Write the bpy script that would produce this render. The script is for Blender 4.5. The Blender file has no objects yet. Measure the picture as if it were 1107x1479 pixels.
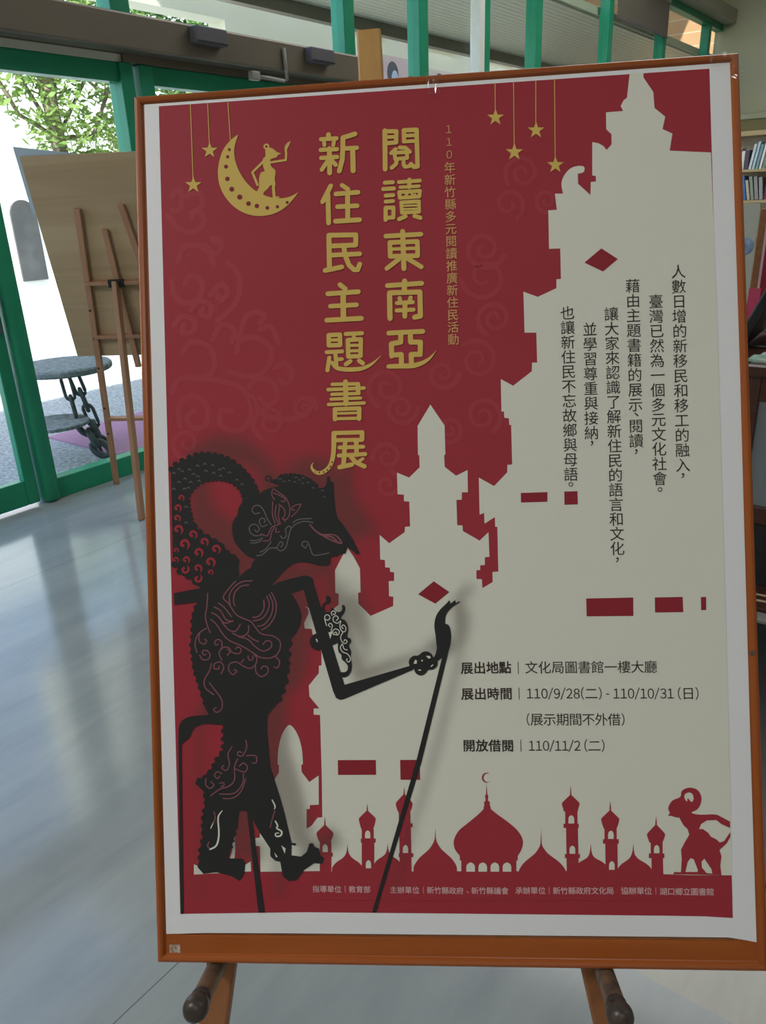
import bpy, bmesh, math, random
import numpy as np
from mathutils import Vector, Matrix, noise
random.seed(7)
S = bpy.context.scene
C = S.collection

# ------------------------------------------------------------------ camera
RW = ((0.59871762, -0.31896065, 0.73471172),
      (-0.80013071, -0.19644076, 0.56674675),
      (-0.03644258, -0.92718668, -0.37282275))
cam_d = bpy.data.cameras.new('camera'); cam_d.lens = 1110 / 1479 * 36; cam_d.sensor_width = 36
cam_d.clip_start = 0.02; cam_d.clip_end = 300
cam = bpy.data.objects.new('camera', cam_d); C.objects.link(cam); S.camera = cam
cam.matrix_world = Matrix([[RW[i][0], -RW[i][1], -RW[i][2], (0, 0, 1.5)[i]] for i in range(3)] + [[0, 0, 0, 1]])

# ------------------------------------------------------------------ light
S.view_settings.view_transform = 'Standard'; S.view_settings.look = 'None'
S.view_settings.gamma = 1.0; S.view_settings.use_curve_mapping = False
S.view_settings.exposure = 0.0
W = bpy.data.worlds.new('world'); S.world = W; W.use_nodes = True
nt = W.node_tree; sky = nt.nodes.new('ShaderNodeTexSky'); sky.sky_type = 'NISHITA'
sky.sun_disc = False; sky.sun_elevation = math.radians(62); sky.sun_rotation = math.radians(200)
sky.air_density = 1.0; sky.dust_density = 2.5
nt.links.new(sky.outputs[0], nt.nodes['Background'].inputs[0]); nt.nodes['Background'].inputs[1].default_value = 0.85
sd = bpy.data.lights.new('sun', 'SUN'); sd.energy = 12.0; sd.angle = math.radians(0.6); sd.color = (1, 0.96, 0.9)
sun = bpy.data.objects.new('sun', sd); C.objects.link(sun)
sun.rotation_euler = Vector((0.9, 0.35, -0.9)).to_track_quat('-Z', 'Y').to_euler(); sun.location = (0, -3, 20)

def area(x, y, z, sx, sy, e, col=(1, 1, 1), rot=(0, 0, 0)):
    d = bpy.data.lights.new('ceiling_light', 'AREA'); d.shape = 'RECTANGLE'; d.size = sx; d.size_y = sy; d.energy = e; d.color = col
    o = bpy.data.objects.new('ceiling_light', d); C.objects.link(o); o.location = (x, y, z); o.rotation_euler = rot
    return o
area(-2.2, 1.8, 4.4, 1.2, 1.2, 112)
area(-2.4, -2.4, 4.4, 1.2, 1.2, 42)
area(3.5, -2.8, 4.6, 3.0, 3.0, 34)
area(7.5, 1.2, 5.4, 5.0, 4.0, 190)

# ------------------------------------------------------------------ materials
def principled(name):
    m = bpy.data.materials.new(name); m.use_nodes = True
    return m, m.node_tree, m.node_tree.nodes['Principled BSDF']
def mat(name, c1, c2=None, scale=20.0, stretch=(1, 1, 1), rough=0.5, spec=0.4, bump=0.0, metal=0.0, detail=4.0, dist=0.0, emit=0.0):
    m, t, b = principled(name)
    b.inputs['Roughness'].default_value = rough; b.inputs['Specular IOR Level'].default_value = spec; b.inputs['Metallic'].default_value = metal
    if c2 is None: c2 = tuple(x * 0.93 for x in c1)
    tc = t.nodes.new('ShaderNodeTexCoord'); mp = t.nodes.new('ShaderNodeMapping'); mp.inputs['Scale'].default_value = stretch
    nz = t.nodes.new('ShaderNodeTexNoise'); nz.inputs['Scale'].default_value = scale; nz.inputs['Detail'].default_value = detail; nz.inputs['Distortion'].default_value = dist
    cr = t.nodes.new('ShaderNodeValToRGB'); cr.color_ramp.elements[0].position = 0.3; cr.color_ramp.elements[1].position = 0.7
    cr.color_ramp.elements[0].color = (*c1, 1); cr.color_ramp.elements[1].color = (*c2, 1)
    L = t.links.new
    L(tc.outputs['Object'], mp.inputs[0]); L(mp.outputs[0], nz.inputs['Vector']); L(nz.outputs[0], cr.inputs[0]); L(cr.outputs[0], b.inputs['Base Color'])
    if bump:
        bp = t.nodes.new('ShaderNodeBump'); bp.inputs['Strength'].default_value = bump; bp.inputs['Distance'].default_value = 0.004
        L(nz.outputs[0], bp.inputs['Height']); L(bp.outputs[0], b.inputs['Normal'])
    if emit:
        L(cr.outputs[0], b.inputs['Emission Color']); b.inputs['Emission Strength'].default_value = emit
    return m
def wood(name, c1, c2, axis=2, rough=0.4, scale=30.0):
    st = [1.0, 1.0, 1.0]; st[axis] = 0.06
    return mat(name, c1, c2, scale, tuple(st), rough, 0.45, 0.08, detail=6, dist=1.2)
def ink(name, c, rough=0.55):
    m, t, b = principled(name); b.inputs['Base Color'].default_value = (*c, 1); b.inputs['Roughness'].default_value = rough
    b.inputs['Specular IOR Level'].default_value = 0.18
    return m
def glass(name, tint=(0.93, 0.97, 0.95)):
    m = bpy.data.materials.new(name); m.use_nodes = True; t = m.node_tree; t.nodes.clear()
    o = t.nodes.new('ShaderNodeOutputMaterial'); mx = t.nodes.new('ShaderNodeMixShader'); tr = t.nodes.new('ShaderNodeBsdfTransparent')
    gl = t.nodes.new('ShaderNodeBsdfGlossy'); lw = t.nodes.new('ShaderNodeLayerWeight'); lw.inputs[0].default_value = 0.5
    pw = t.nodes.new('ShaderNodeMath'); pw.operation = 'POWER'; pw.inputs[1].default_value = 5.0
    fr = t.nodes.new('ShaderNodeMath'); fr.operation = 'MULTIPLY_ADD'; fr.inputs[1].default_value = 0.6; fr.inputs[2].default_value = 0.03
    t.links.new(lw.outputs['Facing'], pw.inputs[0]); t.links.new(pw.outputs[0], fr.inputs[0])
    tr.inputs[0].default_value = (*tint, 1); gl.inputs['Roughness'].default_value = 0.02
    t.links.new(fr.outputs[0], mx.inputs[0]); t.links.new(tr.outputs[0], mx.inputs[1]); t.links.new(gl.outputs[0], mx.inputs[2]); t.links.new(mx.outputs[0], o.inputs[0])
    return m
def leafmat(name, c1, c2):
    m = mat(name, c1, c2, 1.3, rough=0.55); t = m.node_tree
    b = t.nodes['Principled BSDF']; o = [n for n in t.nodes if n.type == 'OUTPUT_MATERIAL'][0]
    tl = t.nodes.new('ShaderNodeBsdfTranslucent'); mx = t.nodes.new('ShaderNodeMixShader'); mx.inputs[0].default_value = 0.5
    src = b.inputs['Base Color'].links[0].from_socket
    t.links.new(src, tl.inputs[0]); t.links.new(b.outputs[0], mx.inputs[1]); t.links.new(tl.outputs[0], mx.inputs[2]); t.links.new(mx.outputs[0], o.inputs[0])
    return m

M = {}
M['green'] = mat('green_paint', (0.012, 0.24, 0.125), (0.016, 0.27, 0.145), 6, rough=0.35)
M['header'] = mat('brown_metal', (0.17, 0.145, 0.115), (0.21, 0.18, 0.14), 3, (0.3, 1, 1), rough=0.35, metal=0.3)
M['cream'] = mat('cream_paint', (0.50, 0.49, 0.345), (0.52, 0.51, 0.365), 2, rough=0.6)
M['cream_out'] = mat('cream_render', (0.72, 0.70, 0.55), (0.76, 0.74, 0.6), 2, rough=0.8)
M['white_out'] = mat('white_render', (0.80, 0.80, 0.77), (0.84, 0.84, 0.82), 2, rough=0.8)
M['ceil'] = mat('ceiling_white', (0.6, 0.6, 0.55), None, 2, rough=0.8)
M['olive'] = mat('olive_paint', (0.26, 0.22, 0.10), (0.29, 0.25, 0.12), 3, rough=0.6)
M['glass'] = glass('clear_glass')
M['dark_grey'] = mat('dark_grey_plastic', (0.13, 0.12, 0.135), None, 10, rough=0.4)
M['grey_pipe'] = mat('grey_pipe', (0.30, 0.29, 0.27), None, 10, rough=0.4)
M['pale_trim'] = mat('pale_trim', (0.75, 0.76, 0.7), None, 10, rough=0.5)
M['duct'] = mat('duct_grey', (0.30, 0.29, 0.23), None, 4, rough=0.5)
M['black'] = mat('black_plastic', (0.012, 0.012, 0.014), (0.02, 0.02, 0.022), 20, rough=0.4)
M['blind'] = mat('blind_fabric', (0.14, 0.125, 0.10), (0.16, 0.145, 0.115), 90, rough=0.8)
M['slat'] = mat('soffit_metal', (0.58, 0.575, 0.46), (0.61, 0.605, 0.49), 4, rough=0.4)
M['tube'] = mat('lamp_tube', (1, 1, 0.95), (1, 1, 0.96), 3, emit=3.0)
M['ground'] = mat('pebble_concrete', (0.16, 0.17, 0.18), (0.5, 0.51, 0.53), 42, rough=0.8, bump=0.3, detail=8)
M['stone'] = mat('grey_stone', (0.10, 0.11, 0.115), (0.26, 0.28, 0.29), 30, rough=0.85, detail=8)
M['chain'] = mat('dark_iron', (0.035, 0.05, 0.055), (0.06, 0.075, 0.08), 25, rough=0.5)
M['mat_pink'] = mat('mauve_carpet', (0.36, 0.17, 0.28), (0.42, 0.21, 0.33), 60, rough=0.9)
M['arch'] = mat('dark_door', (0.045, 0.046, 0.05), (0.075, 0.076, 0.08), 3, rough=0.6)
M['bark'] = mat('bark', (0.16, 0.12, 0.09), (0.25, 0.2, 0.15), 12, rough=0.9)
M['leaf1'] = leafmat('leaf_green', (0.10, 0.21, 0.045), (0.32, 0.42, 0.12))
M['leaf2'] = leafmat('leaf_dark', (0.07, 0.17, 0.05), (0.2, 0.34, 0.1))
M['frame'] = wood('varnished_frame', (0.37, 0.092, 0.016), (0.27, 0.062, 0.010), 1, 0.32, 16)
M['frame_h'] = wood('varnished_frame_rail', (0.37, 0.092, 0.016), (0.27, 0.062, 0.010), 0, 0.32, 16)
M['easel'] = wood('easel_wood', (0.50, 0.28, 0.085), (0.43, 0.23, 0.065), 2, 0.5, 25)
M['easel_dark'] = wood('easel_leg_wood', (0.30, 0.12, 0.045), (0.22, 0.08, 0.03), 2, 0.45, 25)
M['beech'] = wood('beech_wood', (0.40, 0.215, 0.12), (0.33, 0.17, 0.09), 2, 0.5, 25)
M['ply'] = wood('plywood', (0.46, 0.34, 0.20), (0.36, 0.25, 0.14), 0, 0.6, 9)
M['peg'] = mat('worn_peg', (0.22, 0.13, 0.07), (0.055, 0.045, 0.04), 60, rough=0.45, bump=0.2)
M['knob'] = mat('worn_knob', (0.07, 0.05, 0.04), (0.03, 0.026, 0.024), 60, rough=0.35, bump=0.2)
M['paper'] = mat('white_paper', (0.77, 0.77, 0.80), (0.78, 0.78, 0.81), 3, rough=0.45)
M['blue_paper'] = mat('pale_blue_paper', (0.40, 0.49, 0.58), (0.43, 0.52, 0.61), 3, rough=0.5)
M['desk'] = wood('dark_mahogany', (0.075, 0.026, 0.016), (0.05, 0.016, 0.01), 1, 0.3, 18)
M['panel'] = mat('grey_panel', (0.17, 0.185, 0.20), (0.2, 0.215, 0.23), 3, rough=0.5)
M['shelf'] = wood('shelf_wood', (0.50, 0.38, 0.2), (0.44, 0.32, 0.16), 1, 0.5, 12)
M['shelf_in'] = mat('shelf_back', (0.6, 0.5, 0.38), None, 4, rough=0.6)
# printing inks
M['red'] = mat('red_ink', (0.330, 0.032, 0.046), (0.347, 0.035, 0.050), 2.0, (0.3, 3, 1), rough=0.55, spec=0.18)
M['red2'] = ink('red_ink_light', (0.364, 0.045, 0.060))
M['cr'] = ink('cream_ink', (0.70, 0.695, 0.615))
M['gold'] = ink('gold_ink', (0.64, 0.45, 0.115))
M['gold_dark'] = ink('dark_red_ink', (0.22, 0.022, 0.032))
M['castle_red'] = ink('deep_red_ink', (0.27, 0.023, 0.036))
M['orange'] = ink('tan_ink', (0.62, 0.32, 0.13))
M['blk'] = ink('black_ink', (0.026, 0.026, 0.027))
M['pur'] = ink('maroon_line_ink', (0.235, 0.082, 0.105))
M['greyline'] = ink('grey_line_ink', (0.15, 0.125, 0.13))
M['txt'] = ink('brown_black_ink', (0.045, 0.032, 0.03))
M['pink'] = ink('pale_pink_ink', (0.62, 0.42, 0.43))

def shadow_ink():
    m = bpy.data.materials.new('drop_shadow_ink'); m.use_nodes = True; t = m.node_tree; t.nodes.clear()
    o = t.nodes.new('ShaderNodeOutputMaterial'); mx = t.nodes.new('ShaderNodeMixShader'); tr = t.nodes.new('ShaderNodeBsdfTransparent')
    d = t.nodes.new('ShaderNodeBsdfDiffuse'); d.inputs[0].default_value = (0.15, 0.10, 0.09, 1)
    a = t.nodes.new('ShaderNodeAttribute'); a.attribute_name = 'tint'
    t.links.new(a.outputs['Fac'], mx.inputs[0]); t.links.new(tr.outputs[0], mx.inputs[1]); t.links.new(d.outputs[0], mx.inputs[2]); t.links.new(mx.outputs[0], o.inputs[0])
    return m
M['tint'] = shadow_ink()  # see-through ink for the puppet's printed drop shadow

def floor_mat(name, base, dark, light, vein_rot, joint=True):
    m, t, b = principled(name); b.inputs['Roughness'].default_value = 0.13; b.inputs['Specular IOR Level'].default_value = 0.6
    L = t.links.new; N = t.nodes.new
    tc = N('ShaderNodeTexCoord'); mp = N('ShaderNodeMapping'); mp.inputs['Rotation'].default_value = (0, 0, vein_rot); mp.inputs['Scale'].default_value = (0.6, 2.6, 1)
    nz = N('ShaderNodeTexNoise'); nz.inputs['Scale'].default_value = 2.6; nz.inputs['Detail'].default_value = 9; nz.inputs['Roughness'].default_value = 0.62; nz.inputs['Distortion'].default_value = 0.5
    cr = N('ShaderNodeValToRGB'); e = cr.color_ramp.elements; e[0].position = 0.22; e[0].color = (*dark, 1); e[1].position = 0.75; e[1].color = (*light, 1)
    x = cr.color_ramp.elements.new(0.45); x.color = (*base, 1)
    L(tc.outputs['Object'], mp.inputs[0]); L(mp.outputs[0], nz.inputs[0]); L(nz.outputs[0], cr.inputs[0])
    out = cr.outputs[0]
    if joint:
        # tile joints every 2.065 m
        sp = N('ShaderNodeSeparateXYZ'); L(tc.outputs['Object'], sp.inputs[0])
        fac = None
        for ax, off in (('Y', 1.1),):
            s = N('ShaderNodeMath'); s.operation = 'SUBTRACT'; L(sp.outputs[ax], s.inputs[0]); s.inputs[1].default_value = off - 1.0325
            w = N('ShaderNodeMath'); w.operation = 'FLOORED_MODULO'; L(s.outputs[0], w.inputs[0]); w.inputs[1].default_value = 2.065
            c = N('ShaderNodeMath'); c.operation = 'COMPARE'; L(w.outputs[0], c.inputs[0]); c.inputs[1].default_value = 1.0325; c.inputs[2].default_value = 0.0012
            if fac is None: fac = c
            else:
                mxx = N('ShaderNodeMath'); mxx.operation = 'MAXIMUM'; L(fac.outputs[0], mxx.inputs[0]); L(c.outputs[0], mxx.inputs[1]); fac = mxx
        mx = N('ShaderNodeMixRGB'); mx.inputs[2].default_value = (dark[0] * 0.45, dark[1] * 0.45, dark[2] * 0.45, 1)
        L(fac.outputs[0], mx.inputs[0]); L(out, mx.inputs[1]); out = mx.outputs[0]
    L(out, b.inputs['Base Color'])
    return m
M['floor'] = floor_mat('grey_marble', (0.285, 0.315, 0.33), (0.235, 0.262, 0.278), (0.345, 0.375, 0.385), math.radians(8))
M['floor_cream'] = floor_mat('cream_marble', (0.37, 0.36, 0.30), (0.30, 0.29, 0.24), (0.43, 0.415, 0.35), math.radians(50), False)

def brick_mat():
    m, t, b = principled('tan_brick'); b.inputs['Roughness'].default_value = 0.8
    tc = t.nodes.new('ShaderNodeTexCoord'); mp = t.nodes.new('ShaderNodeMapping'); mp.inputs['Rotation'].default_value = (math.radians(90), 0, math.radians(90))
    br = t.nodes.new('ShaderNodeTexBrick'); br.inputs['Color1'].default_value = (0.42, 0.24, 0.12, 1); br.inputs['Color2'].default_value = (0.36, 0.2, 0.1, 1)
    br.inputs['Mortar'].default_value = (0.5, 0.4, 0.28, 1); br.inputs['Scale'].default_value = 2.2
    t.links.new(tc.outputs['Object'], mp.inputs[0]); t.links.new(mp.outputs[0], br.inputs[0]); t.links.new(br.outputs[0], b.inputs['Base Color'])
    return m
M['brick'] = brick_mat()

# ------------------------------------------------------------------ mesh helpers
def link(name, me, m=None, parent=None, label=None):
    o = bpy.data.objects.new(name, me); C.objects.link(o)
    if m is not None:
        for q in (m if isinstance(m, (list, tuple)) else [m]): me.materials.append(q)
    if parent is not None: o.parent = parent
    if label: o['label'] = label
    return o
class B:
    def __init__(s): s.bm = bmesh.new()
    def box(s, x0, x1, y0, y1, z0, z1, bev=0.0, mtx=None):
        r = bmesh.ops.create_cube(s.bm, size=1.0); vs = r['verts']
        for v in vs: v.co = Vector(((x0 + x1) / 2 + v.co.x * (x1 - x0), (y0 + y1) / 2 + v.co.y * (y1 - y0), (z0 + z1) / 2 + v.co.z * (z1 - z0)))
        if bev:
            es = list({e for v in vs for e in v.link_edges})
            g = bmesh.ops.bevel(s.bm, geom=es, offset=bev, segments=2, affect='EDGES', profile=0.5)
            vs = list({v for f in g['faces'] for v in f.verts} | {v for v in vs if v.is_valid})
        if mtx is not None:
            for v in vs: v.co = mtx @ v.co
        return s
    def bar(s, p, q, w, d, up=(0, 0, 1), bev=0.0):
        p, q = Vector(p), Vector(q); z = (q - p); ln = z.length; z.normalize()
        x = Vector(up).cross(z)
        if x.length < 1e-4: x = Vector((1, 0, 0))
        x.normalize(); y = z.cross(x)
        mt = Matrix([[x[i], y[i], z[i], p[i]] for i in range(3)] + [[0, 0, 0, 1]])
        return s.box(-w / 2, w / 2, -d / 2, d / 2, 0, ln, bev, mt)
    def cyl(s, p, q, r, seg=20, r2=None):
        p, q = Vector(p), Vector(q); z = q - p
        mt = Matrix.Translation((p + q) / 2) @ z.to_track_quat('Z', 'Y').to_matrix().to_4x4()
        bmesh.ops.create_cone(s.bm, cap_ends=True, segments=seg, radius1=r, radius2=r if r2 is None else r2, depth=z.length, matrix=mt)
        return s
    def ball(s, c, r, sc=(1, 1, 1), seg=20):
        mt = Matrix.Translation(c) @ Matrix.Diagonal((*sc, 1))
        bmesh.ops.create_uvsphere(s.bm, u_segments=seg, v_segments=seg // 2, radius=r, matrix=mt); return s
    def lathe(s, prof, mtx=Matrix(), seg=32):
        rings = []
        for r, z in prof:
            rings.append([s.bm.verts.new(mtx @ Vector((r * math.cos(2 * math.pi * k / seg), r * math.sin(2 * math.pi * k / seg), z))) for k in range(seg)])
        for a, b in zip(rings, rings[1:]):
            for k in range(seg): s.bm.faces.new((a[k], a[(k + 1) % seg], b[(k + 1) % seg], b[k]))
        s.bm.faces.new(rings[0][::-1]); s.bm.faces.new(rings[-1]); return s
    def tube(s, pts, r, seg=8, closed=False):
        pts = [Vector(p) for p in pts]; n = len(pts); rings = []
        for i, p in enumerate(pts):
            a = pts[(i - 1) % n] if (closed or i) else p; b = pts[(i + 1) % n] if (closed or i < n - 1) else p
            t = (b - a).normalized(); u = Vector((0.31, 0.17, 0.93)).cross(t).normalized(); v = t.cross(u)
            rings.append([s.bm.verts.new(p + (u * math.cos(2 * math.pi * k / seg) + v * math.sin(2 * math.pi * k / seg)) * r) for k in range(seg)])
        for i in range(n if closed else n - 1):
            a, b = rings[i], rings[(i + 1) % n]
            for k in range(seg): s.bm.faces.new((a[k], a[(k + 1) % seg], b[(k + 1) % seg], b[k]))
        if not closed: s.bm.faces.new(rings[0][::-1]); s.bm.faces.new(rings[-1])
        return s
    def prism(s, prof, axis_o, ax, ay, az, ln):
        # extrude a 2D profile (a,b) along az by ln
        o, ax, ay, az = Vector(axis_o), Vector(ax), Vector(ay), Vector(az)
        lo = [s.bm.verts.new(o + ax * a + ay * b) for a, b in prof]; hi = [s.bm.verts.new(o + ax * a + ay * b + az * ln) for a, b in prof]
        n = len(prof)
        for k in range(n): s.bm.faces.new((lo[k], lo[(k + 1) % n], hi[(k + 1) % n], hi[k]))
        s.bm.faces.new(lo[::-1]); s.bm.faces.new(hi); return s
    def obj(s, name, m, parent=None, label=None, smooth=False):
        bmesh.ops.recalc_face_normals(s.bm, faces=s.bm.faces)
        me = bpy.data.meshes.new(name); s.bm.to_mesh(me); s.bm.free()
        if smooth:
            for p in me.polygons: p.use_smooth = True
        return link(name, me, m, parent, label)
def tag(o, label, cat, group=None, kind=None):
    o['label'] = label; o['category'] = cat
    if group: o['group'] = group
    if kind: o['kind'] = kind
    return o
def thing(name, label, cat, mtx=None, group=None):
    o = bpy.data.objects.new(name, None); C.objects.link(o); o.empty_display_size = 0.1
    if mtx is not None: o.matrix_world = mtx if isinstance(mtx, Matrix) else Matrix.Translation(mtx)
    return tag(o, label, cat, group)
def struct(o, label, cat='room'):
    o['kind'] = 'structure'; o['label'] = label; o['category'] = cat; return o
def frame_mtx(o, x, y, z):
    return Matrix([[x[i], y[i], z[i], o[i]] for i in range(3)] + [[0, 0, 0, 1]])

# ------------------------------------------------------------------ setting: room shell
D = 4.03
struct(B().box(-5, 1.185, -7, 4.09, -0.12, 0).obj('floor', M['floor']), 'grey veined polished marble floor')
struct(B().box(1.185, 14.4, 1.1, 4.09, -0.12, 0).obj('floor', M['floor']), 'grey veined polished marble floor by the glass wall')
struct(B().box(1.185, 14.4, -7, 1.1, -0.12, 0).obj('floor', M['floor_cream']), 'cream marble floor beside the desk')
struct(B().box(-5, 14.6, -7.2, 4.2, 5.6, 5.8).obj('ceiling', M['ceil']), 'pale ceiling of the lobby')
struct(B().box(-5, 14.4, -7.2, -7, 0, 5.6).obj('wall_back', M['cream']), 'cream painted wall behind the viewer')
struct(B().box(-5.2, -5, -7.2, 4.2, 0, 5.6).obj('wall_left', M['cream']), 'cream painted wall at the left end')
struct(B().box(14.2, 14.4, -7, 4.09, 0, 5.6).obj('wall_right', M['cream']), 'cream painted end wall at right')
struct(B().box(-5, 14.2, 3.98, 4.1, 3.86, 5.6).obj('wall_front', M['cream']), 'cream wall band above the glass wall')
struct(B().box(14.12, 14.2, -2, 3.7, 2.50, 2.58, 0.01).obj('trim_1', M['cream']), 'pale moulding on the end wall', 'trim')
struct(B().box(14.16, 14.2, -2, 3.7, 2.0, 2.50).obj('trim_2', M['olive']), 'olive band under the moulding on the end wall', 'trim')

def post(x0, x1, z0, z1, n, lab, y0=3.97, y1=4.09):
    b = B().box(x0, x1, y0, y1, z0, z1, 0.006)
    return struct(b.obj('trim_%d' % n, M['green']), lab, 'post')
struct(B().box(2.055, 2.15, 3.95, 4.09, 0, 2.32, 0.03).obj('trim_3', M['green'], smooth=True), 'thick rounded green door post at far left', 'post')
post(2.97, 3.055, 0, 2.26, 4, 'green post right of the first fixed pane')
post(3.10, 3.19, 0, 2.26, 5, 'dark green post beside the framed board corner')
post(2.965, 3.09, 2.47, 3.86, 6, 'short green post above the brown header')
post(4.92, 5.04, 0, 3.86, 7, 'green post at the right end of the brown header')
for k, xc in enumerate((5.93, 6.93, 7.96, 9.76, 11.6, 13.55)):
    post(xc - 0.065, xc + 0.065, 0, 3.80, 8 + k, 'green window post, %s to the right of the easel mast' % ('first', 'second', 'third', 'fourth', 'fifth', 'sixth')[k])
struct(B().box(5.04, 14.2, 3.97, 4.09, 3.76, 3.86, 0.005).obj('trim_14', M['green']), 'green top rail of the high windows', 'trim')
struct(B().box(6.78, 6.86, 3.95, 4.05, 0, 3.76).obj('trim_15', M['pale_trim']), 'pale strip beside the second window post', 'trim')
# brown header over the entrance
hd = struct(B().box(-1.0, 5.2, 3.84, 3.965, 2.30, 2.47, 0.012).obj('trim_16', M['header']), 'dark brown header beam over the glass entrance', 'header')
struct(B().box(0.6, 3.0, 3.99, 4.07, 2.262, 2.30).obj('trim_17', M['pale_trim']), 'pale strip of daylight gap under the brown header', 'trim')
struct(B().box(3.0, 5.0, 3.97, 4.09, 2.262, 2.47).obj('trim_18', M['header']), 'dark brown backing behind the header', 'trim')
struct(B().box(0.6, 3.0, 3.98, 4.08, 2.30, 2.47).obj('trim_19', M['header']), 'dark brown backing over the door', 'trim')
# windows: frame + pane
def pane_window(n, x0, x1, z0, z1, rails, lab, stile=0.0):
    b = B()
    for za, zb in rails: b.box(x0, x1, 3.99, 4.075, za, zb, 0.004)
    if stile: b.box(x0, x0 + stile, 3.99, 4.075, z0, z1, 0.004)
    o = struct(b.obj('window_%d' % n, M['green']), lab, 'window')
    B().box(x0, x1, 4.028, 4.034, z0, z1).obj('pane', M['glass'], o)
    return o
pane_window(1, 2.15, 2.97, 0.0, 2.26, ((0, 0.118), (2.165, 2.262)), 'fixed entrance pane behind the plywood board')
pane_window(2, 3.19, 4.92, 0.0, 2.26, ((0, 0.118), (2.165, 2.262)), 'entrance pane above the framed board left half')
pane_window(3, -0.5, 2.965, 2.47, 3.80, ((3.76, 3.86),), 'transom pane above the brown header at far left')
pane_window(4, 3.09, 4.92, 2.47, 3.80, ((3.76, 3.86),), 'transom pane above the brown header, beside the easel mast')
xs = [5.04, 5.93, 6.93, 7.96, 9.76, 11.6, 13.55, 14.2]
for k in range(7):
    pane_window(5 + k, xs[k] + 0.065, xs[k + 1] - 0.065, 0.0, 3.76, ((0, 0.1),), 'tall window pane, %s right of the header' % ('first', 'second', 'third', 'fourth', 'fifth', 'sixth', 'seventh')[k])
# sliding door at far left
dr = bpy.data.objects.new('door_1', None); C.objects.link(dr); dr.location = (1.0, D, 0); struct(dr, 'green framed glass sliding door at far left', 'door')
def dpart(b, n, m):
    o = b.obj(n, m); o.parent = dr; o.matrix_parent_inverse = Matrix.Translation((-1.0, -D, 0)); return o
dpart(B().box(1.966, 2.035, 3.985, 4.04, 0.02, 2.26, 0.006), 'stile', M['green'])
dpart(B().box(0.6, 0.72, 3.985, 4.04, 0.02, 2.26, 0.006), 'stile', M['green'])
dpart(B().box(0.72, 1.966, 3.985, 4.04, 0.02, 0.16, 0.006), 'rail', M['green'])
dpart(B().box(0.72, 1.966, 3.985, 4.04, 2.165, 2.26, 0.006), 'rail', M['green'])
dpart(B().box(0.72, 1.966, 4.010, 4.016, 0.16, 2.165), 'pane', M['glass'])
dpart(B().box(1.985, 2.01, 3.955, 3.985, 0.95, 1.25, 0.006), 'handle', M['dark_grey'])
struct(B().box(-5, 0.6, 3.98, 4.08, 0, 3.86).obj('wall_front.001', M['cream']), 'cream wall left of the sliding door')
# gear on the header
def sensor(x0, x1, lab):
    t = thing('door_sensor', lab, 'sensor', (x0, 3.8, 2.372), 'sensor boxes on the header')
    b = B().box(0, x1 - x0, -0.025, 0.04, 0, 0.085, 0.006); b.obj('housing', M['dark_grey'], t)
    B().box(0.004, x1 - x0 - 0.004, -0.029, -0.025, 0.002, 0.012).obj('lens_cover', M['black'], t)
sensor(3.37, 3.60, 'grey sensor box on the brown header, left of the two')
sensor(4.33, 4.56, 'grey sensor box on the brown header, right one nearest the easel mast')
pc = B().tube([(4.12, 3.825, 2.43), (4.125, 3.825, 2.35), (4.13, 3.825, 2.255), (4.10, 3.825, 2.245), (3.95, 3.825, 2.25), (3.86, 3.83, 2.25)], 0.012)
pc.box(3.80, 3.87, 3.80, 3.84, 2.225, 2.275, 0.006)
tag(pc.obj('conduit', M['grey_pipe'], smooth=True), 'bent grey cable conduit on the brown header between the sensor boxes', 'pipe')
# blind, duct
bl = thing('roller_blind', 'grey brown roller blind half drawn at the top of the far window', 'blind', (9.85, 3.94, 3.78))
B().box(0.0, 1.72, -0.006, 0.004, -0.40, 0).obj('fabric', M['blind'], bl)
B().cyl((0, 0, 0.0), (1.72, 0, 0.0), 0.03).obj('roller', M['duct'], bl)
B().box(0, 1.72, -0.012, 0.008, -0.425, -0.40, 0.003).obj('bottom_bar', M['dark_grey'], bl)
tag(B().box(10.6, 14.18, 3.78, 3.975, 3.84, 4.02, 0.015).obj('duct', M['duct']), 'grey boxed duct running above the far windows to the corner', 'duct')

# ------------------------------------------------------------------ outside
struct(B().box(-30, 60, 4.09, 60, -0.2, -0.02).obj('ground', M['ground']), 'pebbled concrete ground outside the glass wall')
# arcade with slatted soffit
so = B()
for k in range(22): so.box(5.0, 14.6, 4.16 + k * 0.084, 4.16 + k * 0.084 + 0.0765, 3.38, 3.40)
so.box(5.0, 14.6, 4.12, 6.0, 3.40, 3.48)
so = struct(so.obj('ceiling_porch', M['slat']), 'slatted metal soffit outside the high windows')
struct(B().box(5.0, 14.6, 5.98, 6.08, 3.26, 3.48).obj('trim_20', M['header']), 'dark fascia at the edge of the slatted soffit', 'trim')
struct(B().box(3.5, 20, 4.3, 9.0, 6.9, 7.1).obj('ceiling_shade_slab', M['ceil']), 'unseen slab added above the arcade to shade the cream wing')  # out of view, added to keep the sun off the cream wing
wing = thing('building', 'cream wing of the building across the arcade, right of the plywood board', 'building', (12, 8.1, 0))
B().box(-4.3, 18, 0, 0.3, -0.02, 7).obj('wall', M['cream_out'], wing)
B().box(-8.2, -4.3, 0, 0.3, 3.66, 7).obj('beam', M['cream_out'], wing)
tag(B().box(16.6, 16.9, 4.3, 8.1, -0.02, 6.9).obj('brick_wall', M['brick']), 'tan brick wall seen through the far right windows', 'wall')
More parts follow.
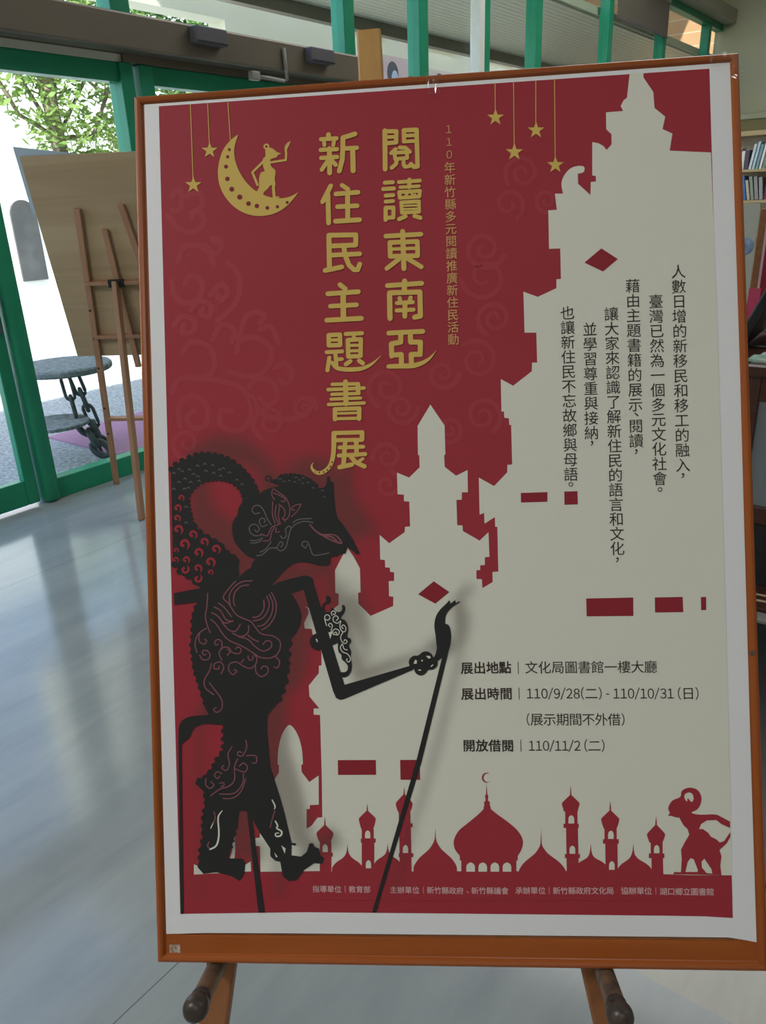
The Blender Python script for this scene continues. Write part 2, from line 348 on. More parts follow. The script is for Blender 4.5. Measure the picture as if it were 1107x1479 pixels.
for k, x in enumerate((10.0, 12.05, 14.1)):
    t = thing('fluorescent_lamp', 'glowing fluorescent lamp on the cream wing wall, %s from the easel mast' % ('first', 'second', 'third')[k], 'lamp', (x, 8.0, 3.86), 'lamps on the cream wing wall')
    B().box(0, 1.0, 0.02, 0.105, 0.0, 0.06, 0.004).obj('housing', M['pale_trim'], t)
    B().cyl((0.02, 0.0, 0.02), (0.98, 0.0, 0.02), 0.025).obj('tube', M['tube'], t)
def wall_print(x, z, w, h, cols, lab):
    t = thing('wall_poster', lab, 'poster', (x, 8.085, z), 'posters on the cream wing wall')
    B().box(0, w, 0, 0.012, 0, h).obj('sheet', mat('print_ground', cols[0], None, 5), t)
    b = B().ball((w * 0.5, -0.004, h * 0.62), 0.15, (1, 0.03, 1.1)); b.obj('dark_motif', mat('print_dark', cols[1], None, 5), t)
    b = B().ball((w * 0.55, -0.008, h * 0.52), 0.09, (1, 0.03, 1.2)); b.obj('pale_motif', mat('print_pale', cols[2], None, 5), t)
wall_print(10.7, 3.0, 0.95, 0.62, ((0.65, 0.5, 0.5), (0.07, 0.07, 0.1), (0.5, 0.55, 0.7)), 'pink poster with a dark round motif on the wing wall, left one')
wall_print(12.05, 3.0, 0.95, 0.55, ((0.7, 0.6, 0.55), (0.1, 0.07, 0.07), (0.6, 0.35, 0.4)), 'pale poster with a dark round motif on the wing wall, right one')
# opposite building with an arched opening
ob = thing('building', 'white rendered building across the sunlit yard with a dark arched doorway', 'building', (12, 18, 0))
B().box(-14, 30, 0, 0.6, -0.02, 7.5).obj('wall', M['white_out'], ob)
ar = B(); prof = [(-0.31, 0), (0.31, 0), (0.31, 1.46)] + [(0.31 * math.cos(a), 1.46 + 0.31 * math.sin(a)) for a in [math.pi * k / 10 for k in range(1, 10)]] + [(-0.31, 1.46)]
ar.prism([(a, b) for a, b in prof], (-1.80, -0.06, 0.1), (1, 0, 0), (0, 0, 1), (0, 1, 0), 0.07)
ar.obj('arched_door', M['arch'], ob)
# pink carpet
tag(B().box(2.86, 4.9, 4.45, 5.3, -0.02, -0.008).obj('door_mat', M['mat_pink']), 'mauve carpet on the ground outside behind the beech easel', 'carpet')
# stone stand on chains
def link_pts(c, ln, w, ax, side):
    c, ax, side = Vector(c), Vector(ax).normalized(), Vector(side).normalized(); r = w / 2; h = ln / 2 - r; P = []
    for k in range(7): a = math.pi * k / 6; P.append(c + side * r * math.cos(a) + ax * (h + r * math.sin(a)))
    for k in range(7): a = math.pi + math.pi * k / 6; P.append(c + side * r * math.cos(a) + ax * (-h + r * math.sin(a)))
    return P
def chain(parent, p, q, n, ln, w, r):
    p, q = Vector(p), Vector(q); ax = (q - p).normalized(); b = B()
    for k in range(n):
        a = Vector((0.8, -0.6, 0)) if k % 2 == 0 else Vector((0.6, 0.8, 0))
        b.tube(link_pts(p.lerp(q, (k + 0.5) / n), ln, w, ax, a), r, 8, True)
    return b.obj('chain_leg', M['chain'], parent, smooth=True)
st = thing('stone_stand', 'round grey stone stand on dark chain legs outside the glass', 'stand', (2.83, 4.85, -0.02))
B().lathe([(0.27, 0.545), (0.30, 0.55), (0.31, 0.56), (0.31, 0.585), (0.30, 0.595), (0.27, 0.598)], seg=48).obj('table_top', M['stone'], st, smooth=False)
B().lathe([(0.19, 0.255), (0.21, 0.258), (0.21, 0.278), (0.19, 0.283)], Matrix.Translation((-0.25, -0.2, 0)), seg=40).obj('lower_disc', M['stone'], st)
chain(st, (-0.06, -0.20, 0.545), (0.0, -0.33, 0.01), 5, 0.155, 0.06, 0.012)
chain(st, (-0.13, -0.21, 0.545), (-0.12, -0.24, 0.283), 2, 0.16, 0.056, 0.011)
chain(st, (-0.10, -0.27, 0.255), (-0.04, -0.36, 0.03), 3, 0.115, 0.09, 0.022)
chain(st, (-0.22, 0.12, 0.545), (-0.22, 0.12, 0.0), 4, 0.16, 0.06, 0.012)
# trees
def tree(name, lab, x, y, h, blobs, n, lm, leaf=0.09, seed=1):
    rnd = random.Random(seed)
    t = thing(name, lab, 'tree', (x, y, -0.02))
    b = B(); b.tube([(0, 0, 0), (0.05, 0.02, h * 0.4), (-0.03, 0.05, h * 0.75)], 0.11, 10)
    for (bx, by, bz, r) in blobs: b.tube([(0.03, 0.03, h * 0.5), (bx * 0.6, by * 0.6, bz * 0.8), (bx, by, bz)], 0.03, 6)
    b.obj('trunk', M['bark'], t, smooth=True)
    bm = bmesh.new(); tot = sum(r ** 2 for *_, r in blobs)
    for (bx, by, bz, r) in blobs:
        for k in range(int(n * r * r / tot)):
            d = Vector((rnd.gauss(0, 1), rnd.gauss(0, 1), rnd.gauss(0, 1))).normalized() * r * rnd.random() ** 0.45
            c = Vector((bx, by, bz)) + d; s = leaf * rnd.uniform(0.6, 1.3)
            u = Vector((rnd.gauss(0, 1), rnd.gauss(0, 1), rnd.gauss(0, 1))).normalized(); v = u.orthogonal().normalized()
            vs = [bm.verts.new(c + p) for p in (u * s, v * s * 0.45, -u * s, -v * s * 0.45)]
            bm.faces.new(vs)
    me = bpy.data.meshes.new('foliage'); bm.to_mesh(me); bm.free(); link('foliage', me, lm, t)
tree('tree', 'sunlit leafy tree behind the door pane, above the plywood board', 7.3, 11.5, 5.2,
     [(-0.9, 0, 3.6, 0.75), (0.2, 0.2, 3.9, 0.9), (0.9, -0.2, 3.3, 0.75), (-0.2, -0.3, 2.8, 0.6), (0.5, 0.1, 2.4, 0.7), (-0.8, 0.3, 4.6, 0.7), (0.3, 0, 4.9, 0.9), (1.2, 0.2, 4.3, 0.7)], 5000, M['leaf1'], 0.075, 3)
tree('tree.001', 'dark tree filling the transom panes behind the brown header', 12.3, 14.5, 6.5,
     [(-3.2, 0, 4.6, 0.9), (-2.0, 0, 5.2, 1.2), (-0.6, 0.2, 5.0, 1.3), (0.6, -0.2, 4.2, 1.2), (1.6, 0, 4.6, 1.2), (-0.2, 0, 6.2, 1.3), (-1.6, 0, 6.6, 1.0), (2.0, 0.2, 5.8, 1.2), (0.8, 0, 3.2, 1.0), (2.0, 0, 3.1, 0.9)], 8000, M['leaf2'], 0.13, 5)
tree('tree.002', 'bushy green tree just right of the door post, over the board top edge', 9.6, 12.2, 4.0,
     [(-0.6, 0, 2.6, 0.6), (0.2, 0, 3.0, 0.7), (0.9, 0, 2.5, 0.7), (1.4, 0.1, 3.0, 0.6), (0.3, 0, 2.2, 0.6)], 3600, M['leaf1'], 0.08, 9)
# ------------------------------------------------------------------ framed display board (leaning on its easel)
BW = 0.65; BH = BW * 1.46991445
R1 = Vector((0.55059089, -0.834546, 0.01956157)); R2 = Vector((-0.30617545, -0.22368828, -0.92532164)); RN = -R1.cross(R2)
TL = Vector((0.6069824, 0.79393403, 1.61901274))
BASE = TL + R1 * (BW / 2) + R2 * BH                      # bottom centre of the board, on the paper plane
MB_ = frame_mtx(BASE, R1, -R2, RN)                       # local x right, y up the board, z towards the viewer
board = thing('display_board', 'brown wood framed display board propped on the front easel', 'board', MB_)
B().box(-BW / 2 + 0.008, BW / 2 - 0.008, 0.008, BH - 0.008, -0.014, -0.0025).obj('backing_panel', M['easel_dark'], board)
# moulding: rounded outer bead, groove, flat inner face
PROF = [(0, -0.016), (0, 0.001), (0.0015, 0.0028), (0.004, 0.0036), (0.0065, 0.0028), (0.0078, 0.0012), (0.0086, -0.0002), (0.0096, -0.0006), (0.027, -0.0010), (0.0292, -0.0014), (0.0298, -0.016)]
def mould(name, p0, p1, inward, m):
    p0, p1, inw = Vector((*p0, 0)), Vector((*p1, 0)), Vector((*inward, 0)); d = (p1 - p0).normalized()
    bm = bmesh.new(); lo = []; hi = []
    for a, z in PROF:
        lo.append(bm.verts.new(p0 + inw * a + d * a + Vector((0, 0, z)))); hi.append(bm.verts.new(p1 + inw * a - d * a + Vector((0, 0, z))))
    n = len(PROF)
    for k in range(n): bm.faces.new((lo[k], lo[(k + 1) % n], hi[(k + 1) % n], hi[k]))
    bm.faces.new(lo[::-1]); bm.faces.new(hi)
    bmesh.ops.recalc_face_normals(bm, faces=bm.faces)
    me = bpy.data.meshes.new(name); bm.to_mesh(me); bm.free(); return link(name, me, m, board)
e = 0.0008; X0, X1, Y0, Y1 = -BW / 2 + e, BW / 2 - e, e, BH - e
mould('frame_rail', (X0, Y0), (X1, Y0), (0, 1), M['frame_h']); mould('frame_rail', (X0, Y1), (X1, Y1), (0, -1), M['frame_h'])
mould('frame_stile', (X0, Y0), (X0, Y1), (1, 0), M['frame']); mould('frame_stile', (X1, Y0), (X1, Y1), (-1, 0), M['frame'])
B().box(X0 + 0.013, X0 + 0.025, 0.010, 0.019, -0.0010, -0.0006).obj('sticker_scrap', mat('sticker_scrap', (0.6, 0.55, 0.5), (0.25, 0.12, 0.06), 300), board, 'torn pale sticker scrap')
B().cyl((X1 - 0.006, 0.33, 0.002), (X1 - 0.006, 0.33, 0.0036), 0.003).obj('nail_head', M['peg'], board)

# ------------------------------------------------------------------ poster print
HI = ((1.21162928e-03, -3.39310488e-05, -2.29699919e-01), (5.85392379e-05, 8.04638392e-04, -1.23976717e-01), (7.04986162e-05, 4.17545534e-06, 9.85773954e-01))
def LP(x, y):                                            # traced coordinates -> metres on the board face
    w = HI[2][0] * x + HI[2][1] * y + HI[2][2]
    u = (HI[0][0] * x + HI[0][1] * y + HI[0][2]) / w; v = (HI[1][0] * x + HI[1][1] * y + HI[1][2]) / w
    return ((u - 0.5) * BW, (1 - v) * BH)
PXM = 0.000746
def XF(ox, oy, s): return lambda pts: [(ox + p[0] / s, oy + p[1] / s, *p[2:]) for p in pts]
def smooth(pts, n=5, closed=False):
    P = [np.array(p, float) for p in pts]; N = len(P); out = []
    for i in range(N if closed else N - 1):
        a, b = P[i], P[(i + 1) % N]; p = P[i - 1] if (closed or i) else a; q = P[(i + 2) % N] if (closed or i < N - 2) else b
        for k in range(n):
            t = k / n; out.append(0.5 * (2 * a + (b - p) * t + (2 * p - 5 * a + 4 * b - q) * t * t + (3 * a - p - 3 * b + q) * t ** 3))
    if not closed: out.append(P[-1])
    return [tuple(o) for o in out]
_fc = bpy.data.curves.new('glyph', 'FONT'); _fc.resolution_u = 3; _fo = bpy.data.objects.new('glyph', _fc); C.objects.link(_fo)
def _mesh(o):
    bpy.context.view_layer.update(); return bpy.data.meshes.new_from_object(o.evaluated_get(bpy.context.evaluated_depsgraph_get()))
_GC = {}
def glyph(ch, off):
    if (ch, off) not in _GC:
        _fc.body = ch; _fc.offset = off; me = _mesh(_fo)
        _GC[(ch, off)] = ([(v.co.x, v.co.y) for v in me.vertices], [tuple(p.vertices) for p in me.polygons]); bpy.data.meshes.remove(me)
    return _GC[(ch, off)]
class Art:
    def __init__(s, z, mats): s.v = []; s.f = []; s.mi = []; s.z = z; s.mats = mats; s.cur = 0; s.dz = 0.0; s.rec = []; s.n = 0
    def add(s, pts, faces, half=0):
        s.n = (s.n + 1) % 30; o = len(s.v); zz = s.z * 1.3 + s.dz * 2.4 + s.n * 2.5e-6 + half * 1.25e-6       # each overlapping piece a hair higher
        s.v += [(x, y, zz) for x, y in pts]; s.f += [tuple(i + o for i in f) for f in faces]; s.mi += [s.cur] * len(faces)
    def fill(s, *contours):
        s.rec.append([[tuple(p[:2]) for p in c] for c in contours])
        cu = bpy.data.curves.new('outline', 'CURVE'); cu.dimensions = '2D'; cu.fill_mode = 'BOTH'
        for c in contours:
            sp = cu.splines.new('POLY'); sp.points.add(len(c) - 1); sp.use_cyclic_u = True
            for q, p in zip(sp.points, c): q.co = (*LP(p[0], p[1]), 0, 1)
        o = bpy.data.objects.new('outline', cu); C.objects.link(o); me = _mesh(o)
        s.add([(v.co.x, v.co.y) for v in me.vertices], [tuple(p.vertices) for p in me.polygons])
        bpy.data.meshes.remove(me); bpy.data.objects.remove(o); bpy.data.curves.remove(cu); return s
    def disc(s, c, r, n=16):
        p = [(c[0] + r * math.cos(2 * math.pi * k / n), c[1] + r * math.sin(2 * math.pi * k / n)) for k in range(n)]
        s.rec.append([p]); s.add([LP(*q) for q in p], [tuple(range(n))], 1); return s
    def stroke(s, pts, w=None, closed=False, sm=0, caps=True):
        # round-ended stroke; points may carry their own width as a third value
        if sm: pts = smooth(pts, sm, closed)
        P = [(p[0], p[1], (p[2] if len(p) > 2 else w)) for p in pts]
        if closed: P.append(P[0])
        for (ax, ay, aw), (bx, by, bw) in zip(P, P[1:]):
            L = math.hypot(bx - ax, by - ay)
            if L < 1e-6: continue
            nx, ny = -(by - ay) / L, (bx - ax) / L
            q = [(ax + nx * aw / 2, ay + ny * aw / 2), (bx + nx * bw / 2, by + ny * bw / 2), (bx - nx * bw / 2, by - ny * bw / 2), (ax - nx * aw / 2, ay - ny * aw / 2)]
            s.rec.append([q]); s.add([LP(*t) for t in q], [(0, 1, 2, 3)])
        for i, (x, y, ww) in enumerate(P):
            if caps or 0 < i < len(P) - 1: s.disc((x, y), ww / 2, 10)
        return s
    def char(s, ch, cx, cy, size, off=0.0, wide=1.0):
        # glyph centred in its em cell at (cx, cy); size in traced pixels
        v, f = glyph(ch, min(off, 0)); x, y = LP(cx, cy); k = size * PXM
        for da, db in s.weight(off): s.add([(x + (a + da - 0.5) * k * wide, y + (b + db - 0.38) * k) for a, b in v], f)
    @staticmethod
    def weight(off): return [(0, 0)] if off <= 0 else [(off, off), (-off, off), (off, -off), (-off, -off)]
    def column(s, text, p0, p1, size, off=0.0):
        n = len(text)
        for i, ch in enumerate(text):
            t = i / max(1, n - 1); s.char(ch, p0[0] + (p1[0] - p0[0]) * t, p0[1] + (p1[1] - p0[1]) * t, size, off)
    def mark(s, ch, cx, cy, size, off=0.0):              # a glyph centred on its own outline
        v, f = glyph(ch, min(off, 0)); mx = (min(a for a, b in v) + max(a for a, b in v)) / 2; my = (min(b for a, b in v) + max(b for a, b in v)) / 2
        x, y = LP(cx, cy); k = size * PXM; s.add([(x + (a - mx) * k, y + (b - my) * k) for a, b in v], f)
    ADV = {' ': .224, '-': .347, '/': .392, '(': .338, ')': .338}
    def line(s, text, x0, x1, yc, size, off=0.0):
        # proportional line: full-width forms drawn at their narrow advances between x0 and x1
        adv = [s.ADV.get(c, .555 if c.isdigit() else 1.0) for c in text]; tot = sum(adv); x = 0.0
        for c, a in zip(text, adv):
            cx = x0 + (x1 - x0) * (x + a / 2) / tot; x += a
            if c == ' ': continue
            if c == '/': s.stroke([(cx + size * 0.15, yc - size * 0.44), (cx - size * 0.17, yc + size * 0.47)], size * 0.062, caps=False); continue
            if c == '-': s.stroke([(cx - size * 0.12, yc + size * 0.06), (cx + size * 0.12, yc + size * 0.06)], size * 0.075, caps=False); continue
            if c.isdigit() or c in '()':
                g = chr(ord(c) + 0xFEE0); v, f = glyph(g, off); mx = (min(p for p, q in v) + max(p for p, q in v)) / 2
                px, py = LP(cx, yc); k = size * PXM; s.add([(px + (p - mx) * k * 0.86, py + (q - 0.38) * k) for p, q in v], f)
            else: s.char(c, cx, yc, size, off)
    def obj(s, name, parent, label=None):
        me = bpy.data.meshes.new(name); me.from_pydata(s.v, [], s.f)
        o = link(name, me, s.mats, parent, label)
        for p, i in zip(me.polygons, s.mi): p.material_index = i
        bm = bmesh.new(); bm.from_mesh(me)
        for f in bm.faces:
            if f.normal.z < 0: f.normal_flip()
        bm.to_mesh(me); bm.free(); return o

poster = thing('poster', 'red and cream exhibition poster with black shadow puppet, taped on the framed board', 'poster', MB_)
Z = 0.0
# sheet of paper with real thickness
sh = Art(0, [M['paper']]); sh.fill([(208.2, 144.7), (420, 129.5), (640, 115.5), (850, 101), (1056.8, 85.9), (1066, 400), (1076, 760), (1086, 1100), (1094.4, 1361), (1075, 1357.3), (1053, 1354), (960, 1353), (700, 1350.5), (420, 1348), (300, 1347.5), (241.1, 1349), (232, 1000), (220, 560)])
so_ = sh.obj('sheet', poster); sol = so_.modifiers.new('thickness', 'SOLIDIFY'); sol.thickness = 0.0003; sol.offset = -1
# red field
rf = Art(0.00010, [M['red']])
REDP = [(229.5, 153.6), (1025.2, 99.3), (1036, 480), (1048, 900), (1055, 1150), (1059.9, 1325.9), (1020, 1323.5), (960, 1322.5), (860, 1321.5), (660, 1319.5), (440, 1317.5), (261.6, 1319.9), (251, 950), (240, 550)]
rf.fill(REDP); rf.obj('red_field', poster, 'deep red printed field')
# faint batik scrolls
bt = Art(0.00018, [M['red2']]); T = XF(230, 180, 3.215)
def spiral(c, r, turns, a0, cw=1, w=7, tail=None):
    P = []
    for k in range(int(turns * 16) + 1):
        t = k / (turns * 16); a = a0 + cw * t * turns * 2 * math.pi; q = r * (1 - 0.82 * t); P.append((c[0] + q * math.cos(a), c[1] + q * math.sin(a), w * (1 - 0.35 * t)))
    return ([tuple(tail) + (w,)] if tail else []) + P
for P in ([(90, 640), (110, 580), (170, 560), (230, 590), (255, 650)], [(270, 550), (250, 530), (280, 535), (290, 570), (255, 600), (215, 560)], [(60, 730), (75, 800), (130, 830), (190, 800), (200, 730), (150, 700), (120, 740)],
          [(320, 640), (370, 700), (370, 800), (320, 870), (270, 910)], [(240, 790), (290, 740), (320, 780), (290, 815), (270, 790)], [(150, 860), (190, 820), (240, 840), (235, 890), (195, 880), (205, 855)],
          [(70, 930), (110, 890), (165, 910), (160, 960), (110, 965), (115, 930)], [(370, 1000), (400, 900), (450, 870), (490, 890), (470, 920)], [(470, 950), (520, 940), (555, 1010)], [(360, 1060), (380, 1000), (450, 990), (520, 1040), (510, 1120), (440, 1170), (330, 1150)],
          [(250, 1000), (290, 930), (350, 950), (340, 1010)], [(110, 1060), (150, 1010), (230, 1030), (260, 1110), (220, 1170), (100, 1180), (60, 1240)], [(150, 1180), (280, 1190), (390, 1230), (430, 1330), (380, 1420), (290, 1400), (290, 1330), (340, 1330)],
          [(430, 1260), (480, 1340), (590, 1370), (680, 1340), (710, 1290), (680, 1270)], [(420, 1220), (460, 1180), (530, 1200), (550, 1270), (500, 1300), (470, 1270)], [(540, 1130), (590, 1110), (620, 1150), (600, 1200), (560, 1190)],
          [(100, 1400), (95, 1310), (150, 1260), (220, 1300), (220, 1390), (160, 1410), (130, 1360), (165, 1330)], [(40, 420), (90, 480), (160, 500), (210, 450), (180, 400), (150, 430)], [(60, 330), (100, 300), (100, 390), (60, 400)], [(130, 330), (190, 320), (200, 380), (150, 410)]):
    bt.stroke(T([(x, y) for x, y in P]), 8.0, sm=5)
for c, r, t, a, d in (((755, 250), 26, 1.6, 2.5, 1), ((790, 290), 20, 1.5, 0, 1), ((735, 295), 24, 1.3, 1.0, -1), ((700, 360), 30, 1.6, 0.3, 1), ((700, 400), 34, 1.4, 3, -1), ((715, 460), 26, 1.7, 2, 1), ((690, 520), 30, 1.5, 4, 1), ((698, 600), 28, 1.6, 1, -1),
                      ((580, 590), 24, 1.6, 0, 1), ((560, 660), 22, 1.4, 3, 1), ((650, 620), 20, 1.5, 2, -1), ((560, 700), 20, 1.3, 5, 1), ((270, 640), 24, 1.4, 1, 1), ((390, 610), 26, 1.5, 2, 1), ((440, 590), 18, 1.5, 0, -1), ((560, 560), 30, 1.5, 2, 1), ((640, 540), 24, 1.4, 0, 1)):
    bt.stroke(spiral(c, r, t, a, d, 7.0))
bt.obj('batik_scrolls', poster, 'faint lighter red scroll pattern')

# cream castle
ca = Art(0.00028, [M['cr'], M['castle_red']]); A_ = XF(680, 90, 3.075); B_ = XF(680, 320, 4.932); C_ = XF(530, 570, 4.483); D_ = XF(400, 760, 4.108); E_ = XF(260, 1030, 4.258)
castle = (A_([(768, 45), (768, 68), (812, 133), (817, 203), (865, 242), (853, 297), (897, 317), (885, 393), (1068, 401)]) + [(1037.6, 480), (1049.6, 900), (1056.4, 1150), (1059, 1264), (464, 1262)]
          + E_([(868, 970), (880, 640)]) + D_([(270, 1479), (260, 1120), (222, 1117), (222, 1082), (255, 1080), (197, 1010), (193, 945), (252, 872), (253, 828), (268, 825), (268, 745), (215, 640), (210, 609), (168, 607), (165, 575), (192, 515), (188, 490), (168, 475),
               (290, 530), (370, 465), (370, 400), (350, 395), (348, 262), (382, 195), (420, 125), (458, 180), (496, 250), (500, 392), (485, 395), (487, 460), (560, 532)])
          + C_([(174, 1368), (175, 1308), (147, 1305), (145, 1208), (180, 1205), (180, 1150), (154, 1147), (152, 1120), (122, 1118), (120, 1070), (90, 1068), (86, 908), (148, 962), (248, 890), (250, 856), (283, 853), (278, 692), (243, 690), (243, 648), (202, 645), (198, 505), (277, 537),
                (345, 470), (342, 393), (334, 390), (331, 203), (414, 65), (506, 200), (511, 388), (503, 392), (507, 467), (580, 525), (655, 488), (657, 632), (618, 633), (617, 680), (583, 682), (588, 845), (622, 847), (625, 883), (733, 945), (791, 890), (797, 1050), (768, 1052),
                (767, 1103), (737, 1105), (737, 1135), (712, 1137), (713, 1193), (748, 1195), (752, 1253), (818, 1213), (817, 1148), (855, 1145), (848, 856), (834, 855), (832, 793), (765, 835), (762, 765), (733, 778), (728, 537), (827, 592), (912, 503), (913, 455), (944, 452), (937, 197), (925, 195), (922, 153), (893, 150), (890, 108), (875, 110)])
          + B_([(222, 1355), (217, 1122), (305, 1170), (438, 1067), (440, 1005), (476, 1005), (470, 792), (386, 792), (378, 500), (480, 537), (613, 475), (613, 412), (645, 410), (640, 193), (560, 195), (557, 30)])
          + A_([(346, 658), (384, 656), (375, 584), (411, 584)]) + smooth(A_([(411, 584), (404, 540), (415, 505), (440, 475), (470, 462), (500, 462), (507, 475), (500, 490), (477, 495)]), 3)[1:]
          + A_([(478, 540), (533, 590), (535, 532), (557, 530), (557, 506), (541, 503), (541, 355), (568, 360), (590, 372), (605, 390), (627, 365), (626, 320), (603, 298), (602, 223), (678, 217), (667, 195), (680, 170), (695, 158), (707, 49)]))
ca.fill(castle)
ca.fill(E_([(880, 640), (868, 970), (500, 975), (497, 818), (470, 815), (468, 768), (495, 765), (498, 700), (540, 560), (575, 425), (612, 365), (613, 320), (605, 315)]) + smooth(E_([(605, 315), (608, 230), (625, 150), (650, 98), (678, 72), (710, 100), (737, 155), (755, 230), (760, 313)]), 3)[1:]
        + E_([(750, 318), (752, 360), (800, 423), (857, 383), (858, 562), (803, 565), (802, 588), (783, 590), (783, 710), (815, 690), (850, 642)]))
ca.fill(E_([(90, 928), (125, 945), (300, 935), (325, 850), (327, 765), (342, 768), (345, 830), (340, 893), (405, 932), (440, 910), (443, 972), (90, 992)]))
ca.cur = 1; ca.dz = 0.00008
ca.fill(B_([(933, 192), (1050, 268), (945, 357), (812, 293)])); ca.fill(C_([(437, 1208), (538, 1278), (447, 1353), (335, 1292)]))
W_ = XF(740, 690, 3.459)
for q in ([(45, 76), (178, 72), (178, 120), (46, 124)], [(262, 69), (328, 67), (330, 133), (263, 135)], [(372, 603), (607, 598), (608, 690), (374, 692)], [(715, 598), (854, 595), (857, 671), (716, 673)], [(945, 596), (971, 595), (972, 660), (946, 661)]): ca.fill(W_(q))
ca.fill([(489, 1097.6), (543.8, 1097.4), (544.3, 1118.8), (489.3, 1119)]); ca.fill([(579, 1097.4), (607, 1097.2), (608, 1126), (579.6, 1126)])
ca.obj('castle_silhouette', poster, 'cream castle silhouette with red windows')

# mosque skyline
mo = Art(0.00046, [M['red'], M['cr']]); P1 = XF(440, 1100, 5.032); P2 = XF(640, 1090, 5.032); P3 = XF(850, 1090, 4.307)
def onion(T, cx, tip, top, wide, bot, hw, hb):
    R = smooth([(cx + 5, top), (cx + hw * 0.55, top + (wide - top) * 0.42), (cx + hw * 0.93, top + (wide - top) * 0.78), (cx + hw, wide), (cx + hw * 0.88, wide + (bot - wide) * 0.5), (cx + hb, bot)], 4)
    Lf = [(2 * cx - x, y) for x, y in R][::-1]
    mo.fill(T([(cx, tip), (cx + 4, top - (top - tip) * 0.35)] + R + Lf + [(cx - 4, top - (top - tip) * 0.35)]))
def arch(T, cx, y0, y1, w):
    mo.cur = 1; mo.dz = 0.00006; h = y1 - y0
    mo.fill(T([(cx - w / 2, y1), (cx - w / 2, y0 + h * 0.42), (cx - w * 0.36, y0 + h * 0.16), (cx, y0), (cx + w * 0.36, y0 + h * 0.16), (cx + w / 2, y0 + h * 0.42), (cx + w / 2, y1)])); mo.cur = 0; mo.dz = 0
def rectp(T, x0, x1, y0, y1): mo.fill(T([(x0, y0), (x1, y0), (x1, y1), (x0, y1)]))
def small_dome(T, cx, tip, base, xl, xr, yb):
    R = smooth([(cx + 10, base), (cx + (xr - cx) * 0.28, base + (yb - base) * 0.28), (cx + (xr - cx) * 0.72, base + (yb - base) * 0.6), (cx + (xr - cx) * 0.95, base + (yb - base) * 0.86), (xr, yb)], 4)
    Lf = smooth([(xl, yb), (cx + (xl - cx) * 0.95, base + (yb - base) * 0.86), (cx + (xl - cx) * 0.72, base + (yb - base) * 0.6), (cx + (xl - cx) * 0.28, base + (yb - base) * 0.28), (cx - 10, base)], 4)
    mo.fill(T([(cx, tip), (cx + 4, base - 25)] + R + [(xr, yb + 60), (xl, yb + 60)] + Lf + [(cx - 4, base - 25)]))
# minarets
onion(P1, 153, 395, 460, 525, 582, 61, 40); rectp(P1, 116, 200, 580, 820); rectp(P1, 104, 210, 660, 690); arch(P1, 155, 597, 655, 38)
onion(P1, 461, 300, 356, 420, 492, 61, 42); rectp(P1, 421, 508, 490, 800); rectp(P1, 414, 522, 557, 587); rectp(P1, 427, 512, 585, 820); arch(P1, 464, 497, 555, 38); arch(P1, 470, 713, 773, 38)
onion(P1, 729, 180, 236, 310, 372, 61, 40); rectp(P1, 690, 775, 370, 470); rectp(P1, 684, 790, 447, 476); mo.fill(P1([(692, 474), (777, 474), (784, 800), (698, 800)])); rectp(P1, 690, 796, 664, 693); arch(P1, 739, 603, 662, 38)
onion(P2, 933, 220, 292, 360, 412, 64, 50); rectp(P2, 893, 982, 410, 520); rectp(P2, 881, 991, 500, 531); mo.fill(P2([(899, 528), (985, 528), (992, 870), (905, 870)])); rectp(P2, 891, 1000, 720, 750); arch(P2, 937, 437, 498, 42); arch(P2, 945, 658, 718, 42)
onion(P3, 140, 285, 346, 405, 462, 56, 38); rectp(P3, 104, 180, 460, 540); rectp(P3, 95, 193, 524, 552); mo.fill(P3([(109, 550), (185, 550), (187, 760), (112, 760)])); arch(P3, 144, 470, 522, 35); arch(P3, 150, 660, 714, 35)
onion(P3, 425, 380, 436, 500, 546, 56, 40); rectp(P3, 392, 466, 545, 630); rectp(P3, 380, 477, 613, 642); mo.fill(P3([(396, 640), (468, 640), (471, 760), (398, 760)])); arch(P3, 429, 559, 611, 34)
# low domes
small_dome(P1, 317, 590, 665, 205, 430, 775); small_dome(P1, 609, 590, 655, 512, 705, 745); small_dome(P1, 955, 480, 580, 797, 1113, 775)
small_dome(P2, 718, 540, 665, 556, 897, 850); small_dome(P3, 19, 550, 620, -72, 118, 695); small_dome(P3, 283, 550, 620, 186, 397, 715)
# main dome
big = smooth(P2([(342, 385), (400, 432), (480, 490), (545, 548), (578, 600), (586, 645), (572, 695), (548, 735)]), 4) + P2([(548, 766), (538, 768), (538, 860), (138, 860), (138, 768), (127, 766), (127, 733)]) + smooth(P2([(127, 733), (94, 690), (82, 640), (92, 597), (122, 548), (182, 498), (262, 432), (308, 385)]), 4)
mo.fill(P2([(320, 208), (327, 290), (334, 296), (330, 330), (346, 345), (344, 358), (352, 388), (350, 400), (300, 400), (299, 386), (306, 360), (302, 346), (314, 332), (310, 296), (317, 290)])); mo.fill(big)
for x in (206, 294, 382, 470): arch(P2, x, 780, 848, 62)
cr_ = [(322 + 35 * math.cos(a), 166 + 37 * math.sin(a)) for a in [math.radians(d) for d in range(50, 311, 13)]]
cr2 = [(330 + 30 * math.cos(a), 166 + 32 * math.sin(a)) for a in [math.radians(d) for d in range(305, 55, -13)]]
mo.fill(P2(cr_ + cr2))
# ground band
mo.fill([(463.5, 1259), (540, 1257), (620, 1259), (660, 1258), (800, 1258)] + P3([(120, 715), (300, 716), (480, 742), (895, 757)]) + [(1059, 1300), (900, 1300), (463, 1300)])
